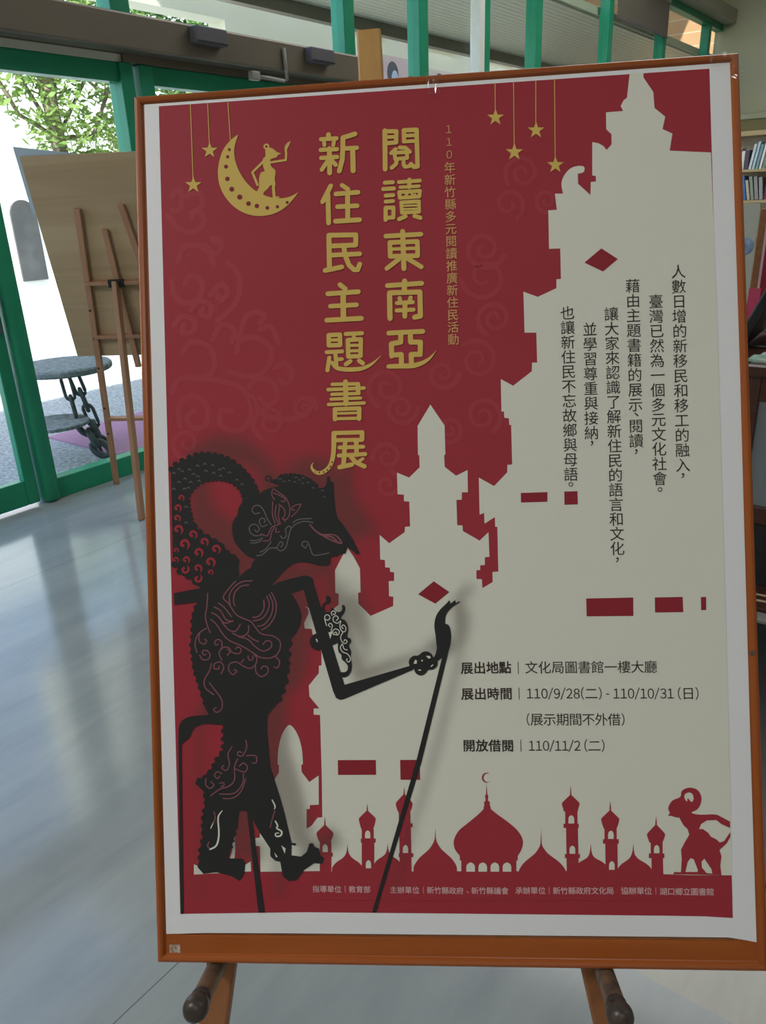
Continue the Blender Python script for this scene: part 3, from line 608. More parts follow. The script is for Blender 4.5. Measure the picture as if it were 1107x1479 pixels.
# red puppet at right
mo.fill(smooth(P3([(497, 380), (510, 360), (500, 330), (525, 285), (575, 262), (582, 230), (602, 212), (640, 204), (685, 220), (707, 265), (700, 310), (680, 340), (645, 360), (700, 372), (790, 370), (830, 385), (885, 415)]), 3)
        + P3([(886, 455), (830, 430), (800, 405), (740, 408), (705, 430), (692, 463), (715, 460), (750, 485), (765, 508), (800, 525), (822, 545), (850, 535), (886, 480), (887, 510), (865, 550), (820, 592), (832, 630), (825, 690), (832, 748), (530, 742), (540, 728), (580, 730), (585, 650), (580, 590), (600, 550), (632, 495), (620, 460), (597, 440), (577, 405), (570, 390), (545, 388), (515, 378)]),
        smooth(P3([(628, 233), (652, 245), (658, 275), (645, 293), (622, 270), (618, 290), (604, 276), (602, 248)]), 3, True), P3([(640, 642), (622, 665), (608, 728), (683, 728), (685, 715), (660, 650)]), P3([(725, 645), (708, 665), (710, 700), (740, 735), (775, 738), (770, 710)]))
mo.obj('mosque_skyline', poster, 'red skyline of domes and minarets')

# ------------------------------------------------------------------ black shadow puppet
pu = Art(0.00070, [M['blk'], M['pur'], M['cr'], M['greyline']])
H1 = XF(240, 620, 6.15); H2 = XF(330, 660, 5.271); TT = XF(240, 810, 5.032); AA = XF(400, 760, 4.108); OO = XF(430, 850, 8.7); KK = XF(580, 850, 9.86); LL = XF(260, 1030, 4.258)
def bumps(pts, r, step):
    P = smooth(pts, 6); acc = step
    for a, b in zip(P, P[1:]):
        d = math.hypot(b[0] - a[0], b[1] - a[1]); acc += d
        if acc >= step: acc = 0; pu.disc(b, r, 12)
# hair loop and shoulder
LOOP_OUT = [(48, 362), (90, 312), (180, 265), (270, 232), (350, 222), (440, 232), (520, 252), (600, 292), (660, 342), (720, 402), (770, 470), (800, 540), (820, 582)]
LOOP_IN = [(680, 640), (685, 600), (665, 550), (620, 500), (560, 465), (480, 452), (400, 452), (330, 470), (270, 512), (220, 572), (205, 625), (215, 700), (232, 780), (248, 850)]
pu.fill(H1(LOOP_OUT) + H1([(830, 700), (700, 720)]) + H1(LOOP_IN) + H1([(320, 918), (400, 955), (430, 990), (500, 1008), (560, 1102), (620, 1112), (658, 1165), (648, 1220), (655, 1312), (800, 1400), (700, 1476), (300, 1476), (310, 1405), (250, 1370), (215, 1312), (150, 1300), (105, 1225), (68, 1205), (58, 800)]))
bumps(H1(LOOP_OUT), 4.4, 8.5); bumps(H1(LOOP_IN[1:]), 2.4, 6); bumps(H1([(248, 850), (320, 925), (420, 985), (500, 1040), (560, 1110), (640, 1180)]), 4.5, 11)
bumps(H1([(75, 1190), (140, 1275), (230, 1320), (290, 1380)]), 5, 12)
# head
pu.fill(H2([(80, 925), (108, 888), (140, 862), (175, 845), (187, 800), (212, 780)]) + smooth(H2([(212, 780), (150, 755), (92, 700), (50, 640), (32, 560), (40, 490), (72, 440), (82, 390), (110, 345), (150, 300), (235, 288), (270, 257), (340, 232), (400, 222)]), 3)
        + H2([(350, 205), (352, 180), (400, 150), (450, 145), (510, 143), (580, 158), (640, 195), (690, 238), (732, 232), (752, 205), (755, 150), (775, 150), (782, 190), (803, 190), (808, 290), (818, 400), (832, 462), (880, 520), (950, 625), (1007, 742), (980, 740), (930, 700), (912, 685), (895, 735), (868, 738), (842, 742), (838, 756), (792, 760), (780, 772), (778, 816)])
        + smooth(H2([(778, 816), (745, 829), (690, 826), (620, 807), (560, 801), (505, 812), (460, 840), (400, 900), (335, 978)]), 3) + H2([(200, 1002), (60, 1002)]))
bumps(H2([(352, 190), (400, 152), (450, 140), (510, 142), (570, 155), (625, 180), (660, 210), (692, 238)]), 3.4, 5.5)
pu.stroke(spiral(H2([(305, 168)])[0], 5.5, 1.3, 0.6, -1, 2.2)); pu.stroke(H2([(325, 190), (355, 195)]), 2.2)
# torso
pu.fill(TT([(60, 235), (160, 215), (250, 200), (360, 120), (520, 100), (560, 140), (700, 160), (780, 177), (900, 132), (1000, 108), (1050, 112), (1075, 140), (1010, 205), (915, 237)]) + smooth(TT([(915, 237), (960, 310), (986, 400), (970, 490), (910, 572)]), 3)
        + TT([(915, 610), (892, 650), (905, 690), (885, 740), (900, 790), (882, 830), (890, 862), (868, 912), (848, 970), (828, 1022), (742, 1120), (740, 1215), (420, 1215), (415, 1190), (370, 1190), (310, 1182), (235, 1185), (150, 1208), (95, 1208), (120, 1160), (160, 1135), (215, 1125), (315, 1118), (290, 1070), (272, 1010), (250, 940), (232, 880), (213, 820), (198, 760), (193, 690), (180, 610), (193, 540), (190, 460), (195, 400), (215, 340), (230, 300), (65, 320)]))
bumps(TT([(222, 330), (203, 400), (196, 460), (198, 540), (190, 610), (198, 690), (206, 760), (220, 820), (240, 880), (258, 940), (280, 1010), (298, 1070)]), 3.6, 10)
bumps(TT([(905, 590), (892, 690), (885, 790), (880, 860), (850, 960), (822, 1020)]), 4.2, 12)
# arms
pu.fill(AA([(0, 335), (170, 292), (200, 297), (212, 312), (222, 345), (405, 940), (800, 825), (815, 850), (400, 1026), (380, 1030), (355, 1018), (338, 980), (160, 370), (90, 402), (0, 425)]))
pu.disc(AA([(250, 685)])[0], 12.5, 24)
pu.fill(smooth(OO([(300, 230), (320, 270), (315, 215), (340, 180), (365, 160), (362, 105), (385, 88), (412, 108), (418, 150), (400, 185), (360, 200), (342, 240), (370, 295), (412, 285), (425, 248), (455, 245), (490, 288), (545, 290), (568, 255), (562, 215), (590, 206), (606, 250), (590, 310), (560, 350), (560, 380), (605, 400), (636, 460), (642, 530), (632, 605), (672, 628), (680, 670), (652, 715), (680, 790), (676, 860), (690, 960), (680, 1040), (640, 1098), (580, 1115), (535, 1090), (530, 1052), (600, 1048), (635, 1020), (636, 965), (600, 920), (562, 885), (556, 830), (525, 800), (513, 740), (510, 685), (440, 715), (330, 720), (280, 400)]), 3, True))
for c, r in (((355, 1000), 108), ((430, 1060), 96), ((210, 1050), 98), ((285, 1140), 96), ((310, 1060), 130)): pu.disc(KK([c])[0], r / 9.86, 24)
pu.fill(KK([(495, 925), (512, 850), (492, 650)]) + smooth(KK([(492, 650), (476, 550), (484, 450), (512, 365), (570, 285), (640, 220), (690, 163)]), 3)[1:] + KK([(706, 215), (770, 163), (786, 205), (832, 178), (840, 196)]) + smooth(KK([(840, 196), (760, 245), (700, 295), (650, 360), (632, 430), (630, 500)]), 3)[1:]
        + smooth(KK([(630, 500), (675, 515), (702, 570), (715, 680), (705, 790), (690, 845), (665, 935)]), 3)[1:] + KK([(640, 1000), (585, 985), (530, 1030), (440, 1040)]))
pu.fill([(639.3, 950), (648, 944), (610, 1100), (544.4, 1317.6), (538.6, 1317.6), (602, 1100)])
# tail arm, legs, rods
pu.fill(smooth(LL([(-3, 90), (20, 55), (75, 28), (180, 8), (275, 10)]), 3) + LL([(300, 60), (240, 72), (200, 62), (150, 62), (90, 88), (62, 150), (12, 192), (-3, 192)]))
pu.fill([(258.6, 1060), (263, 1072), (266.2, 1318.8), (262, 1319.2)])
pu.fill([(357.7, 1170), (364, 1174), (383.5, 1317.4), (374.6, 1317.6)])
pu.fill(LL([(275, -10), (545, -10), (540, 100), (560, 330), (590, 420), (622, 520), (650, 620), (686, 770), (692, 795), (718, 798), (716, 812), (692, 808), (690, 872), (750, 880), (785, 850), (800, 800), (820, 797), (835, 822), (860, 830), (868, 870), (890, 890), (882, 925), (830, 920), (770, 962), (722, 1025), (672, 1031), (637, 1000), (622, 912), (590, 905), (563, 880), (560, 830), (500, 740), (440, 632), (410, 600), (370, 602), (360, 680), (345, 722), (330, 790), (315, 840), (300, 890), (390, 893), (407, 920), (402, 980), (372, 1030), (322, 1000), (230, 976), (150, 986), (113, 945), (130, 880), (125, 840), (145, 780), (140, 700), (145, 640), (162, 550), (150, 480), (98, 430), (112, 398), (150, 395), (182, 352), (210, 330), (222, 290), (262, 240), (280, 200), (268, 160), (275, 100)]))
bumps(LL([(272, 100), (270, 170), (265, 235), (225, 290), (205, 335), (165, 385), (115, 420)]), 3.6, 10); bumps(LL([(160, 500), (165, 560), (150, 620), (148, 690), (148, 760), (132, 840), (128, 900)]), 3.8, 10)
bumps(LL([(355, 690), (335, 770), (318, 840)]), 2.4, 7); pu.disc(LL([(600, 860)])[0], 9.5, 20); pu.disc(LL([(655, 840)])[0], 8.5, 20)
BLACK = list(pu.rec)
# line ornament
pu.cur = 1; pu.dz = 0.00006
for l in ([(308, 235), (300, 340), (290, 400), (305, 470), (325, 520)], [(510, 148), (470, 190), (420, 265), (460, 310), (510, 385), (560, 415), (620, 440), (660, 490), (700, 530), (780, 545), (830, 580), (835, 630), (810, 680), (760, 705), (690, 700), (640, 670), (560, 620), (460, 575), (410, 520), (370, 460), (330, 425)],
          [(630, 145), (560, 150), (500, 190), (465, 250), (470, 320)], [(605, 175), (550, 185), (505, 230), (495, 290), (505, 325)], [(385, 305), (430, 340), (480, 405)], [(355, 335), (400, 360), (440, 425), (490, 440)], [(335, 375), (380, 400), (420, 445), (450, 450), (490, 435)],
          [(415, 450), (460, 500), (510, 510), (545, 460)], [(490, 525), (550, 550), (600, 520), (605, 470)], [(600, 540), (640, 570), (675, 585)], [(530, 550), (600, 570), (650, 620), (710, 655), (765, 630), (770, 590), (735, 580), (710, 605)], [(715, 285), (715, 350), (680, 400), (635, 410)],
          [(735, 255), (755, 310), (740, 370), (700, 420), (640, 435)], [(755, 245), (780, 310), (770, 390), (720, 460), (670, 475)], [(770, 228), (805, 310), (795, 400), (750, 470), (700, 500)], [(295, 490), (240, 530), (215, 600), (230, 665)], [(250, 520), (245, 580), (280, 605), (300, 580), (285, 570)],
          [(250, 685), (270, 715), (310, 715), (325, 680), (300, 650), (270, 655), (275, 680), (295, 680)], [(335, 745), (320, 800), (285, 860), (290, 920), (350, 970)], [(320, 885), (370, 950), (410, 1010), (410, 1070), (375, 1100), (350, 1080), (370, 1065)], [(410, 640), (410, 590), (385, 570), (360, 585), (365, 610), (385, 605)],
          [(410, 720), (390, 670), (410, 635), (450, 625), (475, 650), (450, 685)], [(450, 640), (500, 670), (540, 670), (550, 640), (525, 625), (510, 640)], [(405, 820), (425, 770), (400, 735), (360, 745), (355, 780), (385, 785), (390, 765)], [(640, 670), (665, 710), (650, 760), (610, 780), (560, 760), (520, 735), (470, 745), (460, 790), (490, 825), (520, 800), (500, 790)],
          [(600, 690), (610, 720), (635, 715), (635, 690)], [(550, 740), (570, 715)], [(655, 760), (660, 810), (700, 840), (745, 810), (740, 770), (710, 765), (695, 785)], [(800, 695), (830, 730), (815, 775), (790, 770)]):
    pu.stroke(TT(l), 1.75, sm=4)
for l in ([(340, 250), (335, 290), (355, 325)], [(345, 240), (380, 265), (440, 310), (470, 380), (465, 450), (430, 490)], [(350, 275), (400, 295), (435, 320), (430, 340), (405, 335)], [(342, 340), (340, 440), (360, 505)], [(370, 365), (360, 440), (385, 505)], [(395, 375), (385, 450), (400, 510)],
          [(390, 360), (430, 400), (435, 440), (415, 470), (435, 475)], [(485, 455), (530, 410), (555, 360), (500, 375), (485, 400), (510, 405)], [(270, 640), (320, 630), (335, 570), (360, 530)], [(370, 540), (365, 570), (395, 570)], [(250, 585), (300, 600), (320, 560), (340, 530), (400, 510)]):
    pu.stroke(H2(l), 1.5, sm=4)
pu.stroke(H2([(625, 515, 1.8), (660, 555, 2.2), (710, 590, 2.8), (760, 592, 2.6), (800, 590, 1.8), (840, 612, 2.2), (865, 655, 2.6), (820, 645, 2.4), (770, 625, 2.2), (710, 590, 2)]), 2, sm=4); pu.stroke(H2([(735, 600), (790, 608), (830, 640)]), 2.4, sm=4)
for l in ([(410, 165), (415, 210), (390, 260), (360, 255), (365, 235), (385, 240)], [(325, 205), (300, 250), (310, 310), (290, 350), (262, 335), (275, 320)], [(360, 280), (340, 330), (340, 410), (300, 450), (250, 465), (195, 505)], [(415, 260), (470, 260), (475, 300), (450, 305)], [(345, 340), (400, 360), (420, 330), (395, 305), (370, 325)],
          [(395, 370), (390, 430), (340, 490), (250, 495)], [(410, 400), (380, 480), (330, 520), (270, 522)], [(262, 370), (235, 358), (218, 380), (235, 400), (250, 385)], [(165, 400), (165, 440), (190, 460), (215, 440), (195, 420)], [(250, 430), (272, 425), (275, 445), (258, 448)], [(560, 700), (575, 640), (588, 600)], [(215, 605), (222, 640), (210, 680)], [(185, 790), (175, 815), (195, 835)]):
    pu.stroke(LL(l), 1.7, sm=4)
pu.cur = 3
for l in ([(210, 435), (185, 410), (200, 375), (240, 370), (275, 410), (300, 470), (330, 515)], [(210, 435), (240, 425)], [(300, 515), (260, 530), (240, 490), (260, 465), (285, 480), (275, 500)], [(270, 590), (210, 600), (168, 570), (170, 525), (210, 512), (240, 545), (225, 570), (205, 555)], [(170, 635), (220, 635), (265, 615)], [(175, 655), (230, 650), (260, 630)],
          [(245, 725), (290, 700), (330, 645)], [(220, 750), (260, 745), (320, 695), (370, 690), (400, 645), (420, 660), (405, 685)], [(370, 690), (400, 715), (440, 690), (460, 620), (480, 550), (520, 510), (580, 490), (650, 500)], [(495, 500), (540, 475), (635, 468)], [(400, 600), (420, 620), (445, 600), (440, 550), (470, 525), (480, 545)], [(590, 695), (565, 670), (575, 645), (610, 650), (630, 700), (650, 745), (700, 745), (770, 730)], [(590, 695), (607, 668)]):
    pu.stroke(H2(l), 1.5, sm=4)
for x, y in ((375, 165), (400, 175), (430, 190), (470, 185), (520, 160), (545, 180), (575, 165), (510, 195), (570, 205), (610, 200), (650, 240), (735, 310), (720, 260)):
    pu.stroke(H2([(x - 9, y), (x, y - 9), (x + 9, y)]), 0.9, sm=3)
for x, y in ((75, 390), (120, 355), (215, 360), (285, 325), (350, 310), (225, 470), (75, 530), (170, 530), (290, 420), (420, 320), (430, 390), (480, 360), (515, 350), (570, 385), (490, 415), (635, 450), (680, 490), (300, 460), (150, 375), (250, 400), (360, 370), (185, 690), (185, 830), (120, 470), (175, 440), (205, 520)):
    pu.stroke(H1([(x - 14, y + 4), (x, y - 8), (x + 12, y + 6)]), 1.2, sm=3)
# red comma curls cut in the hair
pu.mats.append(M['red']); pu.cur = 4
for x, y, s in ((115, 890, 50), (170, 1020, 55), (245, 935, 46), (345, 1000, 45), (450, 1065, 48), (295, 1095, 50), (400, 1180, 52), (185, 1160, 40), (290, 1235, 44), (175, 1245, 45), (290, 1325, 44), (400, 1270, 30), (92, 1160, 32), (95, 1075, 28), (110, 700, 40), (105, 790, 38), (140, 610, 34)):
    d = -1 if (x, y) in ((175, 1245), (290, 1325)) else 1
    k = 6.15; P = [(-0.3, 0.28, 0.36), (-0.55, 0.0, 0.44), (-0.35, -0.45, 0.44), (0.15, -0.62, 0.46), (0.6, -0.25, 0.44), (0.68, 0.3, 0.34), (0.42, 0.85, 0.08)]
    pu.stroke([(240 + (x + a * s) / k, 620 + (y + d * b * s) / k, w * s / k) for a, b, w in P], sm=4)
    pu.disc((240 + (x - 0.25 * s) / k, 620 + (y + d * 0.25 * s) / k), 0.27 * s / k, 10)
# cream strokes
pu.cur = 2
for l in ([(355, 385), (385, 395), (412, 375), (405, 340), (370, 328), (350, 350), (352, 400), (372, 465)], [(440, 335), (430, 300), (455, 280), (485, 300), (470, 325), (455, 318)], [(495, 400), (520, 370), (490, 340), (455, 365), (460, 410), (505, 435), (545, 405)], [(415, 480), (395, 455), (420, 435), (445, 465), (430, 520), (430, 580)],
          [(470, 555), (490, 545), (500, 570), (460, 575), (450, 530), (485, 505), (530, 530), (525, 570), (500, 585)], [(550, 410), (538, 470), (560, 530), (600, 540), (615, 495), (585, 455), (560, 480), (580, 500)], [(575, 550), (548, 610), (565, 665), (605, 690), (630, 665), (605, 640), (590, 660)], [(565, 695), (545, 745), (575, 795), (635, 820), (672, 880), (650, 922), (622, 900), (632, 880)], [(575, 700), (590, 755), (635, 770)]):
    pu.stroke(OO(l), 1.25, sm=4)
pu.fill(OO([(395, 550), (445, 540), (418, 632)])); pu.fill(OO([(232, 632), (250, 628), (264, 668), (252, 672)]))
for q in ([(205, 1010), (228, 1025), (225, 1068), (180, 1068)], [(355, 955), (415, 958), (425, 985), (395, 998)], [(288, 1020), (305, 1010), (315, 1030), (300, 1040)], [(455, 1075), (462, 1085), (435, 1115), (420, 1105)], [(240, 1158), (270, 1148), (292, 1160), (268, 1170)]): pu.fill(KK(q))
for q in ([(628, 810), (655, 830), (650, 862)], [(585, 853), (606, 880), (596, 885)]): pu.fill(LL(q))
for l in ([(265, 598, 1.2), (240, 640, 2.2), (245, 740, 2.4), (230, 810, 2.6), (190, 835, 2.2)], [(215, 660, 0.8), (195, 705, 1.5)], [(572, 532, 1.6), (590, 570, 2), (585, 590, 0.8)], [(592, 662, 2), (606, 690, 2.2), (600, 705, 2), (630, 725, 2.4), (625, 750, 2.4), (598, 755, 2), (592, 738, 1.6), (612, 735, 1.4)]):
    pu.stroke(LL(l), 2, sm=4)
# printed drop shadow of the puppet (part of the poster artwork, displaced up and right)
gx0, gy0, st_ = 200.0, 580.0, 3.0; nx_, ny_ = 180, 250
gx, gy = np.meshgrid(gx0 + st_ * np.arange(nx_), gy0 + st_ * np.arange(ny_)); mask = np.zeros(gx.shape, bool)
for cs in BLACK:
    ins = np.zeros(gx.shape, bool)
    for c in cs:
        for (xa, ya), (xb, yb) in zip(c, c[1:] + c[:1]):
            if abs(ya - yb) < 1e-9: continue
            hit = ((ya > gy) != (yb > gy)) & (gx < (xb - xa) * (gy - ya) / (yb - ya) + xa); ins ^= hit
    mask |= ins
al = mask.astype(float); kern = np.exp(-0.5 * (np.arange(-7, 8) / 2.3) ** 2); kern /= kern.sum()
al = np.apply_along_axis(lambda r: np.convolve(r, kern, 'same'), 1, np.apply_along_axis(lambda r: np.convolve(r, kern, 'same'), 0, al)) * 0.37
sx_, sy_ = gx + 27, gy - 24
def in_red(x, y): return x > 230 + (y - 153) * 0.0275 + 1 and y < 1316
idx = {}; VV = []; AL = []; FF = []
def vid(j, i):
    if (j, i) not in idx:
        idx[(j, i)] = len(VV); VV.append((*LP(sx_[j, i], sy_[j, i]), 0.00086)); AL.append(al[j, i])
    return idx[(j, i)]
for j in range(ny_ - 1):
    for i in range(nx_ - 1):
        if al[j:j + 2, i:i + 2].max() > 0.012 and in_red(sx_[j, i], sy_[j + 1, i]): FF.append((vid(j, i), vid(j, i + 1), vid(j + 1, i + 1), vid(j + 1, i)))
me = bpy.data.meshes.new('printed_drop_shadow'); me.from_pydata(VV, [], FF); at = me.attributes.new('tint', 'FLOAT', 'POINT'); at.data.foreach_set('value', AL)
link('printed_drop_shadow', me, M['tint'], poster, 'soft drop shadow printed behind the puppet')
pu.obj('puppet', poster, 'black shadow puppet holding a rod')

# ------------------------------------------------------------------ moon, stars, lettering
G = XF(260, 140, 5.826); mn = Art(0.00050, [M['gold'], M['gold_dark']])
mn.fill(smooth(G([(493, 318), (430, 365), (370, 440), (335, 535), (322, 640), (335, 740), (375, 830), (440, 910), (520, 967), (610, 998), (700, 1003), (800, 982), (880, 937), (945, 875), (1000, 803)]), 4) + smooth(G([(1000, 803), (930, 840), (850, 855), (760, 845), (680, 815), (610, 770), (545, 700), (490, 605), (462, 510), (462, 420), (493, 318)]), 4)[1:-1])
mn.fill(smooth(G([(722, 440), (755, 428), (790, 442), (818, 466), (856, 480), (828, 490), (815, 510), (770, 525), (762, 545), (772, 590), (806, 622), (800, 690), (806, 740), (790, 770), (770, 742), (740, 775), (712, 800), (690, 825), (655, 808), (668, 770), (668, 690), (685, 637), (715, 626), (702, 585), (700, 525), (722, 500)]), 3, True))
mn.stroke(G([(765, 553), (893, 533), (896, 480), (892, 435)]), 3.2); mn.fill(G([(882, 440), (885, 415), (905, 388), (936, 372), (922, 408), (906, 442)])); mn.stroke(G([(715, 535), (612, 637), (655, 742)]), 3.4)
mn.stroke(G([(690, 790), (697, 842)]), 3.6); mn.stroke(G([(788, 745), (795, 848)]), 4); mn.stroke(G([(795, 848), (832, 846)]), 2.4); mn.stroke(G([(672, 775), (650, 812)]), 3)
mn.stroke([(260 + (730 + 18 * math.cos(a)) / 5.826, 140 + (420 + 18 * math.sin(a)) / 5.826) for a in [math.pi * k / 8 for k in range(16)]], 2.4, True)
mn.stroke(G([(405, 38), (427, 375)]), 1.1)
mn.cur = 1; mn.dz = 0.00006
for x, y, r in ((418, 446, 13), (404, 506, 14), (390, 589, 17), (402, 692, 19), (439, 779, 21), (506, 845, 22), (580, 900, 20), (650, 920, 19), (738, 936, 16), (823, 926, 14), (905, 890, 13)): mn.disc(G([(x, y)])[0], r / 5.826)
mn.obj('moon', poster, 'gold crescent moon with a small puppet figure')
def star(T, c, R, s0, s1):
    a = Art(0.00050, [M['gold']]); a.stroke(T([s0, s1]), 1.1, caps=False)
    P = [(c[0] + (R if k % 2 == 0 else R * 0.4) * math.sin(math.pi * k / 5), c[1] - (R if k % 2 == 0 else R * 0.4) * math.cos(math.pi * k / 5)) for k in range(10)]
    a.fill(T(P)); a.obj('star', poster, 'gold star on a string')
star(G, (252, 452), 70, (235, 50), (250, 400)); star(G, (115, 742), 72, (90, 64), (113, 690))
for c, R, s0 in (((111, 246), 39, (109, 93)), ((195, 400), 40, (191, 89)), ((291, 303), 39, (290, 81)), ((377, 457), 39, (373, 75))): star(A_, c, R, s0, (c[0] - 1, c[1] - 28))

U = XF(455, 180, 6.512); V_ = XF(455, 400, 5.984); Y_ = XF(440, 540, 9.225)
def letters(name, data, lab):
    a = Art(0.00072, [M['gold'], M['gold_dark']])
    for T, sc, P, w in data:
        if P == 'dots':
            a.cur = 1; a.dz = 0.00006
            for x, y, r in w: a.disc(T([(x, y)])[0], r / sc)
            a.cur = 0; a.dz = 0; continue
        a.stroke([(x, y, ww / sc) for x, y, ww in [(*q[:2], q[2] * sc if False else q[2]) for q in [(*T([p])[0][:2], (p[2] if len(p) > 2 else w)) for p in P]]], sm=(4 if len(P) > 5 and len(P[0]) > 2 else 0))
    a.obj(name, poster, lab)
u = lambda w, *P: (U, 6.512, P, w)
v = lambda w, *P: (V_, 5.984, P, w)
y = lambda w, *P: (Y_, 9.225, P, w)
letters('title_column', [
    u(46, (660, 62), (663, 422)), u(40, (660, 68), (768, 66), (766, 172), (664, 180)), u(34, (665, 122), (766, 118)), u(40, (838, 60), (840, 162)), u(42, (838, 58), (958, 52), (968, 398), (935, 402), (905, 376)), u(34, (840, 108), (960, 104)), u(34, (840, 164), (960, 158)),
    u(38, (762, 235), (720, 272)), u(38, (800, 220), (852, 222), (895, 260)), u(36, (750, 268), (868, 262), (870, 318), (758, 328), (750, 268)), u(38, (772, 330), (765, 375), (725, 410)), u(36, (835, 325), (838, 385), (850, 400), (890, 396), (905, 372)),
    u(38, (660, 550), (735, 546)), u(38, (645, 610), (745, 604)), u(38, (668, 672), (738, 666)), u(36, (668, 728), (738, 722)), u(40, (668, 790), (668, 898)), u(38, (668, 786), (742, 784), (740, 876), (676, 880)),
    u(40, (890, 522), (890, 592)), u(36, (792, 545), (990, 530)), u(32, (805, 592), (982, 582)), u(36, (795, 638), (990, 626), (985, 680), (802, 692), (795, 638)), u(20, (855, 650), (880, 645), (858, 668)), u(20, (905, 642), (925, 668), (945, 660)), u(36, (815, 735), (980, 725), (982, 822), (822, 832), (815, 735)), u(20, (820, 768), (980, 762)), u(20, (820, 799), (980, 793)), u(40, (855, 865), (795, 892)), u(40, (940, 862), (995, 880)),
    u(48, (828, 1008), (840, 1356)), u(44, (670, 1052), (1000, 1034)), u(44, (708, 1112), (966, 1102), (970, 1236), (712, 1242), (708, 1112)), u(32, (710, 1175), (965, 1166)), u(44, (790, 1270), (680, 1355)), u(44, (880, 1265), (1003, 1340)),
    v(46, (778, 38), (775, 135)), v(42, (630, 77), (925, 57)), v(46, (648, 150), (652, 360)), v(44, (648, 140), (910, 132), (915, 340), (865, 350)), v(36, (735, 185), (740, 205)), v(36, (830, 180), (822, 205)), v(36, (712, 228), (848, 220)), v(36, (710, 292), (855, 285)), v(42, (782, 225), (780, 342)),
    v(42, (642, 487), (935, 472)), v(44, (745, 490), (745, 565), (664, 580), (668, 685)), v(44, (668, 678), (750, 672), (752, 765)), v(44, (828, 490), (830, 565), (915, 565), (913, 672)), v(44, (905, 670), (835, 672), (838, 760)),
    v(38, (640, 775, 38), (750, 772, 42), (850, 768, 44), (930, 745, 36), (990, 708, 24), (1030, 665, 10), (1050, 640, 3))],
    'gold title characters, right column')
letters('title_column', [
    u(46, (130, 98), (130, 122)), u(40, (60, 142), (205, 133)), u(36, (88, 150), (92, 198)), u(36, (184, 145), (175, 198)), u(40, (57, 242), (210, 235)), u(40, (62, 318), (212, 308)), u(46, (138, 230), (142, 458)), u(40, (122, 345), (68, 428)), u(40, (165, 345), (198, 382)), u(46, (378, 92), (266, 128), (266, 200), (260, 330), (232, 440)), u(42, (270, 230), (397, 222)), u(48, (358, 235), (362, 438)),
    u(44, (152, 580), (110, 660), (75, 730)), u(46, (125, 660), (132, 928)), u(42, (258, 574), (315, 612)), u(44, (200, 656), (408, 640)), u(46, (310, 650), (312, 905)), u(44, (215, 776), (400, 766)), u(46, (197, 912), (422, 898)),
    u(48, (135, 1045), (140, 1350)), u(46, (135, 1044), (388, 1040), (386, 1135), (135, 1146)), u(44, (140, 1232), (425, 1218)), u(46, (275, 1150), (290, 1240), (325, 1325), (372, 1368), (405, 1368), (425, 1315)), u(46, (100, 1374), (255, 1342)),
    v(42, (220, 70), (265, 105)), v(42, (115, 148), (378, 130)), v(48, (247, 140), (250, 360)), v(40, (137, 255), (363, 243)), v(42, (106, 376), (405, 360)),
    v(38, (122, 505), (220, 500), (222, 590), (124, 594), (122, 505)), v(28, (124, 548), (222, 545)), v(34, (105, 652), (240, 645)), v(36, (180, 650), (190, 770)), v(32, (195, 715), (238, 711)), v(36, (128, 700), (112, 808)), v(36, (150, 740, 30), (190, 785, 36), (260, 800, 38), (350, 800, 38), (420, 790, 34), (490, 757, 24), (540, 715, 11), (575, 680, 3)),
    v(36, (270, 495), (410, 488)), v(34, (340, 495), (338, 540)), v(38, (288, 547), (400, 540), (398, 685), (292, 690), (288, 547)), v(27, (290, 594), (400, 592)), v(27, (290, 641), (400, 639)), v(38, (310, 730), (272, 756)), v(38, (385, 725), (418, 748)),
    y(66, (552, 108), (558, 400)), y(46, (375, 142), (720, 134), (720, 258)), y(48, (320, 212), (798, 190)), y(44, (370, 275), (735, 262)), y(44, (360, 338), (752, 323)), y(46, (325, 410), (800, 390)), y(62, (718, 140), (720, 255)), y(60, (412, 472), (412, 606)), y(60, (735, 462), (734, 600)), y(54, (412, 472), (735, 460)), y(34, (412, 530), (735, 521)), y(42, (412, 600), (735, 592)),
    y(56, (395, 790), (775, 780)), y(64, (773, 782), (772, 875)), y(54, (395, 886), (765, 880)), y(66, (398, 792, 66), (397, 900, 66), (395, 1000, 64), (382, 1120, 60), (350, 1215, 56), (290, 1285, 52), (210, 1322, 50), (140, 1300, 42), (102, 1250, 30), (108, 1205, 16), (128, 1180, 4)),
    y(52, (470, 982), (788, 972)), y(54, (462, 1090), (815, 1070)), y(62, (548, 920), (525, 1220)), y(62, (695, 910), (700, 1080)), y(60, (472, 1245), (638, 1208)), y(60, (622, 1100), (690, 1180), (805, 1233)), y(44, (782, 1132), (720, 1175)),
    (Y_, 9.225, 'dots', ((377, 1178, 12), (352, 1237, 12), (310, 1280, 12), (262, 1308, 12), (203, 1315, 11), (150, 1308, 8)))],
    'gold title characters, left column')
def text_part(name, lab, m, fn):
    a = Art(0.00052, [m]); fn(a); a.obj(name, poster, lab)
text_part('event_line', 'small tan vertical line of characters', M['orange'], lambda a: (a.mark('１', 648.7, 187, 15.5, 0.01), a.mark('１', 649.2, 205.4, 15.5, 0.01), a.mark('０', 649.4, 223.6, 15.5, 0.01), a.column('年新竹縣多元閱讀推廣新住民活動', (649.9, 242.2), (655.5, 490.3), 16.8, 0.008)))
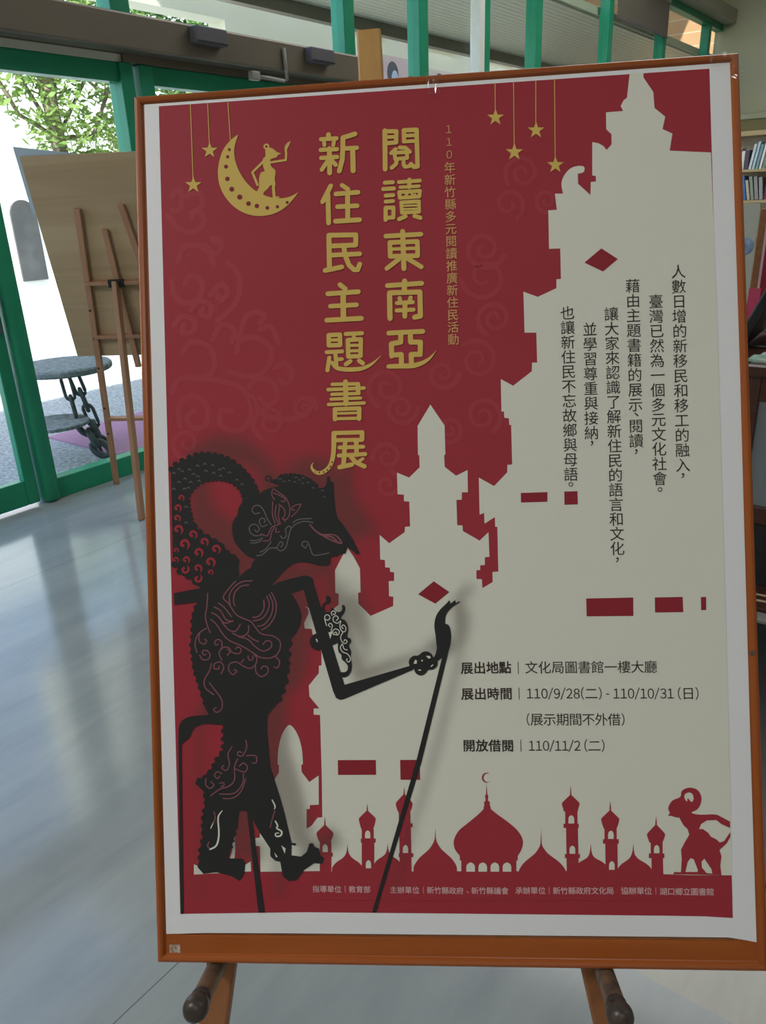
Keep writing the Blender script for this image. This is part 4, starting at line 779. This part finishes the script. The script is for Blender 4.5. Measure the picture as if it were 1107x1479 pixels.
for txt, p0, p1, marks in (('人數日增的新移民和移工的融入', (980.3, 392.4), (986.9, 671.6), (('，', 986.9, 687),)),
                           ('臺灣已然為一個多元文化社會', (948, 435.5), (953.7, 691.1), (('。', 954, 706.9),)),
                           ('藉由主題書籍的展示', (914.4, 413), (918.6, 584.4), (('、', 919.9, 598.8), ('，', 919.5, 652.4))),
                           ('讓大家來認識了解新住民的語言和文化', (883.5, 453.5), (892.4, 792), (('，', 892.4, 808.4),)),
                           ('並學習尊重與接納', (852.5, 475.7), (855, 625.1), (('，', 855.6, 640.4),)),
                           ('也讓新住民不忘故鄉與母語', (820, 452), (825.2, 684.9), (('。', 825.2, 699.6),))):
    def fn(a, txt=txt, p0=p0, p1=p1, marks=marks):
        a.column(txt, p0, p1, 20.8, 0.0)
        if txt.startswith('藉'): a.column('閱讀', (919.2, 615.2), (919.5, 636.5), 20.8, 0.0)
        for ch, x, yy in marks: a.mark(ch, x, yy, 21)
    text_part('text_column', 'vertical column of dark characters', M['txt'], fn)
def row(a, text, xa, xb, yy, size, off=0.0):
    n = len(text)
    for i, ch in enumerate(text): a.char(ch, xa + (xb - xa) * i / max(1, n - 1), yy[0] + (yy[1] - yy[0]) * i / max(1, n - 1), size, off)
def bar(a, x, yy, h, w=0.9): a.stroke([(x, yy - h / 2), (x + 0.4, yy + h / 2)], w, caps=False)
text_part('info_line', 'exhibition place line', M['txt'], lambda a: (row(a, '展出地點', 675.3, 730.5, (964.7, 963.8), 18.2, 0.017), bar(a, 749.2, 964.2, 17.2), row(a, '文化局圖書館一樓大廳', 768.3, 940.6, (963.8, 962.8), 18.8)))
text_part('info_line', 'exhibition dates line', M['txt'], lambda a: (row(a, '展出時間', 676, 731.9, (1002, 1001.6), 18.2, 0.017), bar(a, 750.4, 1001.6, 17.2), a.line('110/9/28(二) - 110/10/31 (日)', 761.0, 1010.8, 1001.2, 18.8)))
text_part('info_line', 'bracketed note line', M['txt'], lambda a: a.line('(展示期間不外借)', 760.6, 903.9, 1038.8, 18.8))
text_part('info_line', 'lending date line', M['txt'], lambda a: (row(a, '開放借閱', 678.5, 734.3, (1076.6, 1076.6), 18.2, 0.017), bar(a, 753.2, 1076.6, 17.2), a.line('110/11/2 (二)', 764.0, 875.0, 1076.6, 18.8)))
text_part('credit_line', 'small pale line of characters along the bottom', M['pink'], lambda a: (
    row(a, '指導單位', 457.6, 489.3, (1283.4, 1284), 10.6, 0.008), bar(a, 499.6, 1283.8, 10, 0.6), row(a, '教育部', 510, 531.3, (1284, 1284.2), 10.6, 0.008),
    row(a, '主辦單位', 569.5, 601.8, (1284.8, 1285.3), 10.6, 0.008), bar(a, 612.6, 1285.3, 10, 0.6), row(a, '新竹縣政府', 622.9, 665.5, (1285.3, 1286.1), 10.6, 0.008), a.mark('、', 676.6, 1288, 10.6), row(a, '新竹縣議會', 687.2, 730.5, (1285.9, 1286.1), 10.6, 0.008),
    row(a, '承辦單位', 750.8, 783.8, (1285.8, 1285.8), 10.8, 0.008), bar(a, 794.2, 1286, 10, 0.6), row(a, '新竹縣政府文化局', 805.2, 882.4, (1286, 1286), 10.8, 0.008),
    row(a, '協辦單位', 903.5, 937.3, (1286, 1286.4), 11, 0.008), bar(a, 948.3, 1286.5, 10, 0.6), row(a, '湖口鄉立圖書館', 959.3, 1026.9, (1287, 1287.6), 11, 0.008)))
bpy.data.objects.remove(_fo); bpy.data.curves.remove(_fc)
# clear tape over the edges
def tape(x, y_, w, h, rot):
    m = Matrix.Translation((*LP(x, y_), 0.0040)) @ Matrix.Rotation(rot, 4, 'Z'); bm = bmesh.new(); rnd = random.Random(int(x))
    g = [[bm.verts.new(m @ Vector(((i / 8 - 0.5) * w, (j / 4 - 0.5) * h, rnd.uniform(0, 0.0011)))) for i in range(9)] for j in range(5)]
    for j in range(4):
        for i in range(8): bm.faces.new((g[j][i], g[j][i + 1], g[j + 1][i + 1], g[j + 1][i]))
    me = bpy.data.meshes.new('tape'); bm.to_mesh(me); bm.free(); link('tape', me, TAPE, poster, 'crinkled clear tape')
TAPE = bpy.data.materials.new('clear_tape'); TAPE.use_nodes = True; t = TAPE.node_tree; t.nodes.clear()
o_ = t.nodes.new('ShaderNodeOutputMaterial'); mx = t.nodes.new('ShaderNodeMixShader'); mx.inputs[0].default_value = 0.10; tr = t.nodes.new('ShaderNodeBsdfTransparent'); gl = t.nodes.new('ShaderNodeBsdfGlossy'); gl.inputs['Roughness'].default_value = 0.12
t.links.new(tr.outputs[0], mx.inputs[1]); t.links.new(gl.outputs[0], mx.inputs[2]); t.links.new(mx.outputs[0], o_.inputs[0])
tape(1043, 85, 0.028, 0.018, 0.1); tape(1064, 106, 0.016, 0.012, 1.4); tape(625, 123, 0.014, 0.024, 0.1)

# ------------------------------------------------------------------ front easel
def bl_(x, yv, z=0.0): return MB_ @ Vector((x, yv, z))
ez = -0.035                                              # plane of the easel front, behind the board
nrm = (-R2)
foot_y = -(BASE.z) / (-R2.z)                              # board-plane y where z reaches the floor
def floor_pt(x): 
    p = bl_(x, 0, ez); d = R2; k = p.z / -d.z; return p + d * k
AP = (-0.0645, 0.985)
mid_base = (floor_pt(-0.51) + floor_pt(0.39)) / 2
easel = thing('easel', 'brown wooden easel holding the framed poster board in front', 'easel', Matrix.Translation((mid_base.x, mid_base.y, 0)))
EI = Matrix.Translation((-mid_base.x, -mid_base.y, 0))
def ep(b, n, m, lab=None):
    o = b.obj(n, m, None, lab); o.parent = easel; o.matrix_parent_inverse = EI; return o
def legline(xb, slope):                                   # point on the leg axis at board-plane y
    return lambda yv: (xb + slope * (yv + 0.085), yv)
for side, xb in (('l', -0.274), ('r', 0.168)):
    sl = (AP[0] + (-0.03 if side == 'l' else 0.03) - xb) / (AP[1] + 0.085)
    x_at = lambda yv: xb + sl * (yv + 0.085)
    top = bl_(x_at(0.97), 0.97, ez); yb = -0.78; p = bl_(x_at(yb), yb, ez); p = p + (p - top) * (p.z / (top.z - p.z)); p.z = 0.0
    ep(B().bar(p, top, 0.033, 0.018, RN, 0.003), 'leg', M['easel_dark'])
ep(B().bar(bl_(-0.058, 0.72, ez - 0.002), bl_(-0.0645, 1.0306, ez - 0.002), 0.0275, 0.014, RN, 0.002), 'mast', M['easel'], 'pale wooden mast end')
ep(B().bar(bl_(-0.15, 0.80, ez - 0.016), bl_(0.03, 0.80, ez - 0.016), 0.03, 0.014, RN, 0.002), 'crossbar', M['easel_dark'])
ep(B().bar(bl_(-0.24, 0.05, ez - 0.016), bl_(0.15, 0.05, ez - 0.016), 0.03, 0.014, RN, 0.002), 'crossbar', M['easel_dark'])
hp = bl_(-0.06, 0.80, ez - 0.03); ft = Vector((hp.x + RN.x * -0.55, hp.y + RN.y * -0.55, 0)); ep(B().bar(ft, hp, 0.03, 0.018, R1, 0.003), 'rear_leg', M['easel_dark'])
for px_ in (-0.2625, 0.160):
    py_ = -0.0105
    pg = ep(B().cyl(bl_(px_, py_, ez - 0.01), bl_(px_, py_, 0.045), 0.0102, 24, 0.0098), 'peg', M['peg'])
    kb = B(); prof = [(0.0098, 0.040), (0.0108, 0.043), (0.0108, 0.046), (0.0098, 0.048), (0.0120, 0.052), (0.0132, 0.058), (0.0128, 0.064), (0.0105, 0.069), (0.006, 0.072)]
    kb.lathe([(r, z) for r, z in prof], MB_ @ Matrix.Translation((px_, py_, 0)), 28)
    k = kb.obj('knob', M['knob'], None, 'dark rounded peg end', smooth=True); k.parent = pg

# ------------------------------------------------------------------ background easel and plywood board
r_ = Vector((math.cos(-0.993), math.sin(-0.993), 0)); bk = Vector((math.sin(-0.993), -math.cos(-0.993), 0)); ph = 0.22
up_ = Vector((0, 0, 1)) * math.cos(ph) + bk * math.sin(ph); nb = r_.cross(up_)           # nb points out of the back of the board towards the room
if nb.dot(bk) < 0: nb = -nb
BL2 = Vector((2.332, 3.842, 0.791)); BH2 = 0.995
MB2 = frame_mtx(BL2, r_, up_, r_.cross(up_)); sg = 1 if r_.cross(up_).dot(bk) > 0 else -1
pb = thing('plywood_board', 'bare plywood board seen from behind on the beech easel', 'board', MB2)
B().box(0, 0.66, 0, BH2, -0.012 * sg if sg > 0 else 0, 0 if sg > 0 else 0.012, 0.001).obj('panel', M['ply'], pb)
bp = thing('poster', 'pale blue poster sheet sticking out past the plywood board edge', 'poster', MB2)
B().prism([(-0.024, 0.74), (-0.024, BH2 + 0.042), (0.29, BH2 - 0.002), (0.31, 0.74)], (0, 0, -0.0165 if sg > 0 else 0.0125), (1, 0, 0), (0, 1, 0), (0, 0, 1), 0.003).obj('sheet', M['blue_paper'], bp)
e2 = thing('easel', 'beech easel seen from behind, standing by the glass door', 'easel', Matrix.Translation((2.45, 3.65, 0)))
EI2 = Matrix.Translation((-2.45, -3.65, 0))
def e2p(b, n, m=None, lab=None, par=None):
    o = b.obj(n, m or M['beech'], None, lab)
    if par is None: o.parent = e2; o.matrix_parent_inverse = EI2
    else: o.parent = par
    return o
def q2(x, yv, z): return MB2 @ Vector((x, yv, z * sg))
def to_floor(x0, y0_, x1, y1_, z):
    a, b = q2(x0, y0_, z), q2(x1, y1_, z); k = a.z / (a.z - b.z); p = a + (b - a) * k; p.z = 0; return p
lt = q2(0.22, 0.76, 0.017); lb = Vector((2.48, 3.925, 0.0))
lb = to_floor(0.213, 0.76, 0.03, -0.72, 0.017)
leg_l = e2p(B().bar(lb, lt, 0.032, 0.022, bk, 0.003), 'leg')
lb2 = to_floor(0.445, 0.76, 0.63, -0.72, 0.017); leg_r = e2p(B().bar(lb2, q2(0.438, 0.77, 0.017), 0.032, 0.022, bk, 0.003), 'leg')
e2p(B().bar(q2(0.33, -0.06, 0.017), q2(0.33, 0.66, 0.017), 0.03, 0.02, bk, 0.003), 'mast')
def xl(yv): return 0.213 + (0.03 - 0.213) * (0.76 - yv) / 1.48
def xr(yv): return 0.445 + (0.63 - 0.445) * (0.76 - yv) / 1.48
for yv in (0.40, 0.115, -0.37): e2p(B().bar(q2(xl(yv), yv, 0.017), q2(xr(yv), yv, 0.017), 0.046 if yv > 0.2 else 0.034, 0.018, up_, 0.002), 'crossbar')
for yv in (0.26, 0.11, -0.06, -0.30, -0.46):
    c = q2(xl(yv), yv, 0.028); e2p(B().cyl(c, c + nb * 0.002, 0.006), 'peg_hole', M['black'], 'dark drilled hole')
bf = Vector((2.203, 3.307, 0)); bt2 = q2(0.33, 0.41, 0.045)
e2p(B().bar(bf, bt2, 0.05, 0.024, r_, 0.003), 'rear_leg')
e2p(B().box(-0.04, 0.04, -0.018, 0.018, -0.01, 0.014, 0.002, frame_mtx(q2(0.33, 0.40, 0.034), r_, up_, nb)), 'hinge', M['black'], 'dark metal hinge')

# ------------------------------------------------------------------ right side: desk, screen, stands, bookcase
dk = thing('desk', 'dark mahogany counter desk at the right edge of the framed board', 'desk', (3.3, -0.35, 0))
B().box(-0.30, 0.42, -1.05, 1.28, 0.868, 0.912, 0.008).obj('top', M['desk'], dk)
B().box(-0.27, -0.25, -1.02, 1.25, 0.775, 0.868, 0.003).obj('apron', M['desk'], dk)
B().box(-0.262, -0.245, -1.0, 0.925, 0.37, 0.775).obj('front_panel', M['panel'], dk, 'grey front panel')
B().box(-0.275, -0.24, -1.02, 0.96, 0.30, 0.37, 0.004).obj('rail', M['desk'], dk)
B().box(-0.255, -0.24, -1.0, 0.95, 0.03, 0.30).obj('kick_board', M['black'], dk)
B().box(-0.44, -0.25, -1.02, 0.96, 0.0, 0.035, 0.004).obj('foot_rail', M['desk'], dk)
for yy in (-1.02, 0.925): B().box(-0.275, 0.38, yy, yy + 0.035, 0.0, 0.868, 0.003).obj('side_panel', M['desk'], dk)
mon = thing('monitor', 'black computer monitor seen edge on, on the dark desk', 'monitor', (3.45, 0.775, 0.912))
tm = Matrix.Rotation(math.radians(24), 4, 'X') @ Matrix.Rotation(math.radians(-8), 4, 'Y')
B().box(-0.24, 0.24, -0.02, 0.02, 0.03, 0.38, 0.008, Matrix.Translation((0.05, -0.05, 0.012)) @ tm).obj('screen', M['black'], mon)
B().box(-0.12, 0.14, -0.16, 0.04, 0.0, 0.012, 0.004).obj('base', M['black'], mon); B().box(-0.02, 0.06, -0.16, -0.12, 0.0, 0.20, 0.004).obj('stand_neck', M['dark_grey'], mon)
pp = B(); pp.box(0, 0.20, 0, 0.24, 0, 0.006); tag(pp.obj('paper_stack', M['paper']), 'pale papers lying on the near edge of the dark desk', 'papers').location = (3.03, 0.38, 0.912)
bk1 = thing('booklet', 'green and white booklet lying on the dark desk beside the board edge', 'booklet', (3.02, 0.50, 0.919))
B().box(0, 0.10, 0, 0.13, 0, 0.008).obj('cover', mat('green_cover', (0.10, 0.32, 0.2), (0.6, 0.68, 0.62), 18), bk1)
ck = B().box(1.55, 2.78, 0.02, 0.46, 0.0, 0.016, 0.004); tag(ck.obj('floor_mat', M['black']), 'black rubber mat on the cream floor before the desk', 'mat')
tag(B().box(2.80, 2.86, -0.3, 0.50, 0.0, 0.02, 0.006).obj('cable_cover', M['grey_pipe']), 'grey cable cover strip on the floor before the desk', 'strip')
for k in range(2):
    tag(B().tube([(2.90 + 0.05 * k, 0.52, 0.04), (2.91 + 0.05 * k, 0.42, 0.04), (2.885 + 0.05 * k, 0.3, 0.04), (2.90 + 0.05 * k, -0.1, 0.04)], 0.005).obj('cable', mat('tan_cable', (0.5, 0.33, 0.2), None, 5), smooth=True),
        ('tan cable on the desk foot rail next to the grey strip', 'tan cable on the desk foot rail nearest the desk panel')[k], 'cable', 'cables on the floor')
# roll-up style standing poster and framed red poster behind the desk
sp_ = thing('standing_poster', 'pale standing poster with a blue globe print, between board edge and red poster', 'poster', frame_mtx((5.0, 1.30, 0), (0.15, -0.99, 0), (0, 0, 1), (-0.99, -0.15, 0)))
B().box(-0.1, 0.205, 0.55, 1.42, -0.01, 0, 0.001).obj('sheet', mat('pale_sheet', (0.48, 0.49, 0.40), (0.52, 0.53, 0.44), 4), sp_)
B().ball((0.15, 1.19, 0.001), 0.05, (1, 1, 0.05)).obj('blue_motif', mat('blue_motif', (0.03, 0.16, 0.36), (0.45, 0.55, 0.68), 20), sp_)
B().box(-0.02, 0.02, 0, 1.40, -0.035, -0.011).obj('support', M['easel_dark'], sp_); B().box(-0.15, 0.15, 0, 0.03, -0.2, 0.1).obj('foot', M['easel_dark'], sp_)
rp = thing('framed_poster', 'dark red poster in a brown frame at the right picture edge', 'poster', frame_mtx((4.6, 0.78, 0), (0.15, -0.985, 0.0), (0, 0, 1), (-0.985, -0.15, 0)))
B().box(-0.215, 0.4, 0.72, 1.40, -0.02, -0.004, 0.003).obj('frame', M['easel_dark'], rp); B().box(-0.18, 0.37, 0.76, 1.365, -0.004, -0.002).obj('border', M['pink'], rp); B().box(-0.168, 0.36, 0.77, 1.353, -0.002, -0.001).obj('print', M['castle_red'], rp)
for xx in (-0.15, 0.33): B().box(xx - 0.015, xx + 0.015, 0, 0.72, -0.03, -0.01).obj('leg', M['easel_dark'], rp)
mg = thing('magazine_stand', 'small stand of leaflets behind the monitor, lower part of the pale poster', 'stand', frame_mtx((4.3, 0.95, 0), (0.15, -0.99, 0), (0, 0, 1), (-0.99, -0.15, 0)))
B().box(-0.15, 0.15, 0, 0.86, -0.16, -0.02, 0.004).obj('cabinet', M['dark_grey'], mg)
lf = mat('leaflet_red', (0.5, 0.03, 0.09), (0.58, 0.06, 0.13), 20); lg = mat('leaflet_grey', (0.35, 0.36, 0.38), (0.12, 0.12, 0.14), 60)
def leaflet(x, w, h, z, m, lab, tilt):
    t = thing('leaflet', lab, 'leaflet', frame_mtx((4.38, 0.95 - x, z - 0.002), (0.15, -0.99, 0), (0.15, 0.02, 0.98), (-0.98, -0.15, 0.15)))
    B().box(-w / 2, w / 2, 0, h, -0.004, 0, 0.0).obj('cover', m, t)
leaflet(0.022, 0.055, 0.17, 0.86, lf, 'bright crimson leaflet standing in front of the pale poster', 0.1)
leaflet(-0.05, 0.07, 0.14, 0.86, lg, 'grey patterned leaflet left of the crimson one', 0.1)
# bookcase and books
bc = thing('bookcase', 'tall wooden bookcase of books at far right behind the desk', 'bookcase', (8.5, 1.7, 0))
B().box(0, 0.32, 0.98, 1.02, 0, 2.0, 0.003).obj('side_panel', M['shelf'], bc); B().box(0, 0.32, -1.02, -0.98, 0, 2.0, 0.003).obj('side_panel', M['shelf'], bc)
B().box(0, 0.34, -1.02, 1.02, 1.96, 2.0, 0.003).obj('top', M['shelf'], bc); B().box(0.30, 0.32, -0.98, 0.98, 0.05, 1.96).obj('back', M['shelf_in'], bc)
for zz in (0.06, 0.40, 0.75, 1.08, 1.395, 1.67): B().box(0.005, 0.30, -0.98, 0.98, zz - 0.025, zz, 0.002).obj('shelf', M['shelf'], bc)
rb = random.Random(11)
ORD = ('first', 'second', 'third', 'fourth', 'fifth', 'sixth', 'seventh', 'eighth', 'ninth', 'tenth', 'eleventh', 'twelfth')
def books(zz, data, shelf, sg_):
    yy = 2.12
    for i, (cn, col, w, h, tl) in enumerate(data):
        t = thing('book', '%s book on the %s bookcase shelf, %s from the board edge' % (cn, shelf, ORD[i]), 'book', Matrix.Translation((8.52, yy, zz)) @ Matrix.Rotation(tl, 4, 'X'), 'books on the bookcase')
        cov = mat('cover', col, tuple(min(1, c * 1.25 + 0.02) for c in col), 40, rough=0.4)
        B().box(0, 0.17, -w, 0, 0.0, h, 0.002).obj('cover', cov, t); B().box(0.006, 0.175, -w + 0.003, -0.003, 0.004, h - 0.004 + 0.006).obj('pages', M['paper'], t)
        yy -= w + 0.006 + abs(math.sin(tl)) * 0.018
books(1.67, (('pinkish', (0.55, 0.38, 0.4), 0.03, 0.19, 0), ('white', (0.7, 0.65, 0.62), 0.03, 0.16, 0), ('dark plum', (0.08, 0.06, 0.09), 0.032, 0.17, 0), ('silvery white', (0.6, 0.65, 0.68), 0.022, 0.22, 0.14), ('pale blue', (0.42, 0.55, 0.6), 0.022, 0.24, 0.14), ('teal grey', (0.2, 0.3, 0.34), 0.024, 0.21, 0.14),
             ('ivory', (0.72, 0.72, 0.66), 0.02, 0.22, 0.14), ('olive grey', (0.25, 0.27, 0.2), 0.026, 0.2, 0.14), ('mint green', (0.5, 0.62, 0.45), 0.024, 0.23, 0.16), ('sage green', (0.35, 0.45, 0.36), 0.024, 0.22, 0.16), ('light grey', (0.55, 0.56, 0.55), 0.03, 0.21, 0.0), ('violet grey', (0.35, 0.32, 0.4), 0.03, 0.2, 0.0)), 'upper', 1)
books(1.395, (('slate', (0.2, 0.2, 0.24), 0.026, 0.2, 0), ('leaf green', (0.2, 0.3, 0.12), 0.022, 0.19, -0.2), ('navy', (0.03, 0.04, 0.12), 0.026, 0.22, -0.2), ('bright blue', (0.06, 0.14, 0.38), 0.028, 0.22, -0.2), ('beige', (0.5, 0.42, 0.3), 0.024, 0.18, -0.22), ('grey green', (0.25, 0.28, 0.24), 0.026, 0.21, -0.2), ('brownish grey', (0.28, 0.26, 0.24), 0.03, 0.21, -0.18),
              ('mid grey', (0.3, 0.3, 0.3), 0.03, 0.2, -0.15), ('maroon', (0.18, 0.05, 0.06), 0.026, 0.2, 0.0), ('pale grey', (0.5, 0.5, 0.5), 0.03, 0.19, 0.0)), 'second', -1)
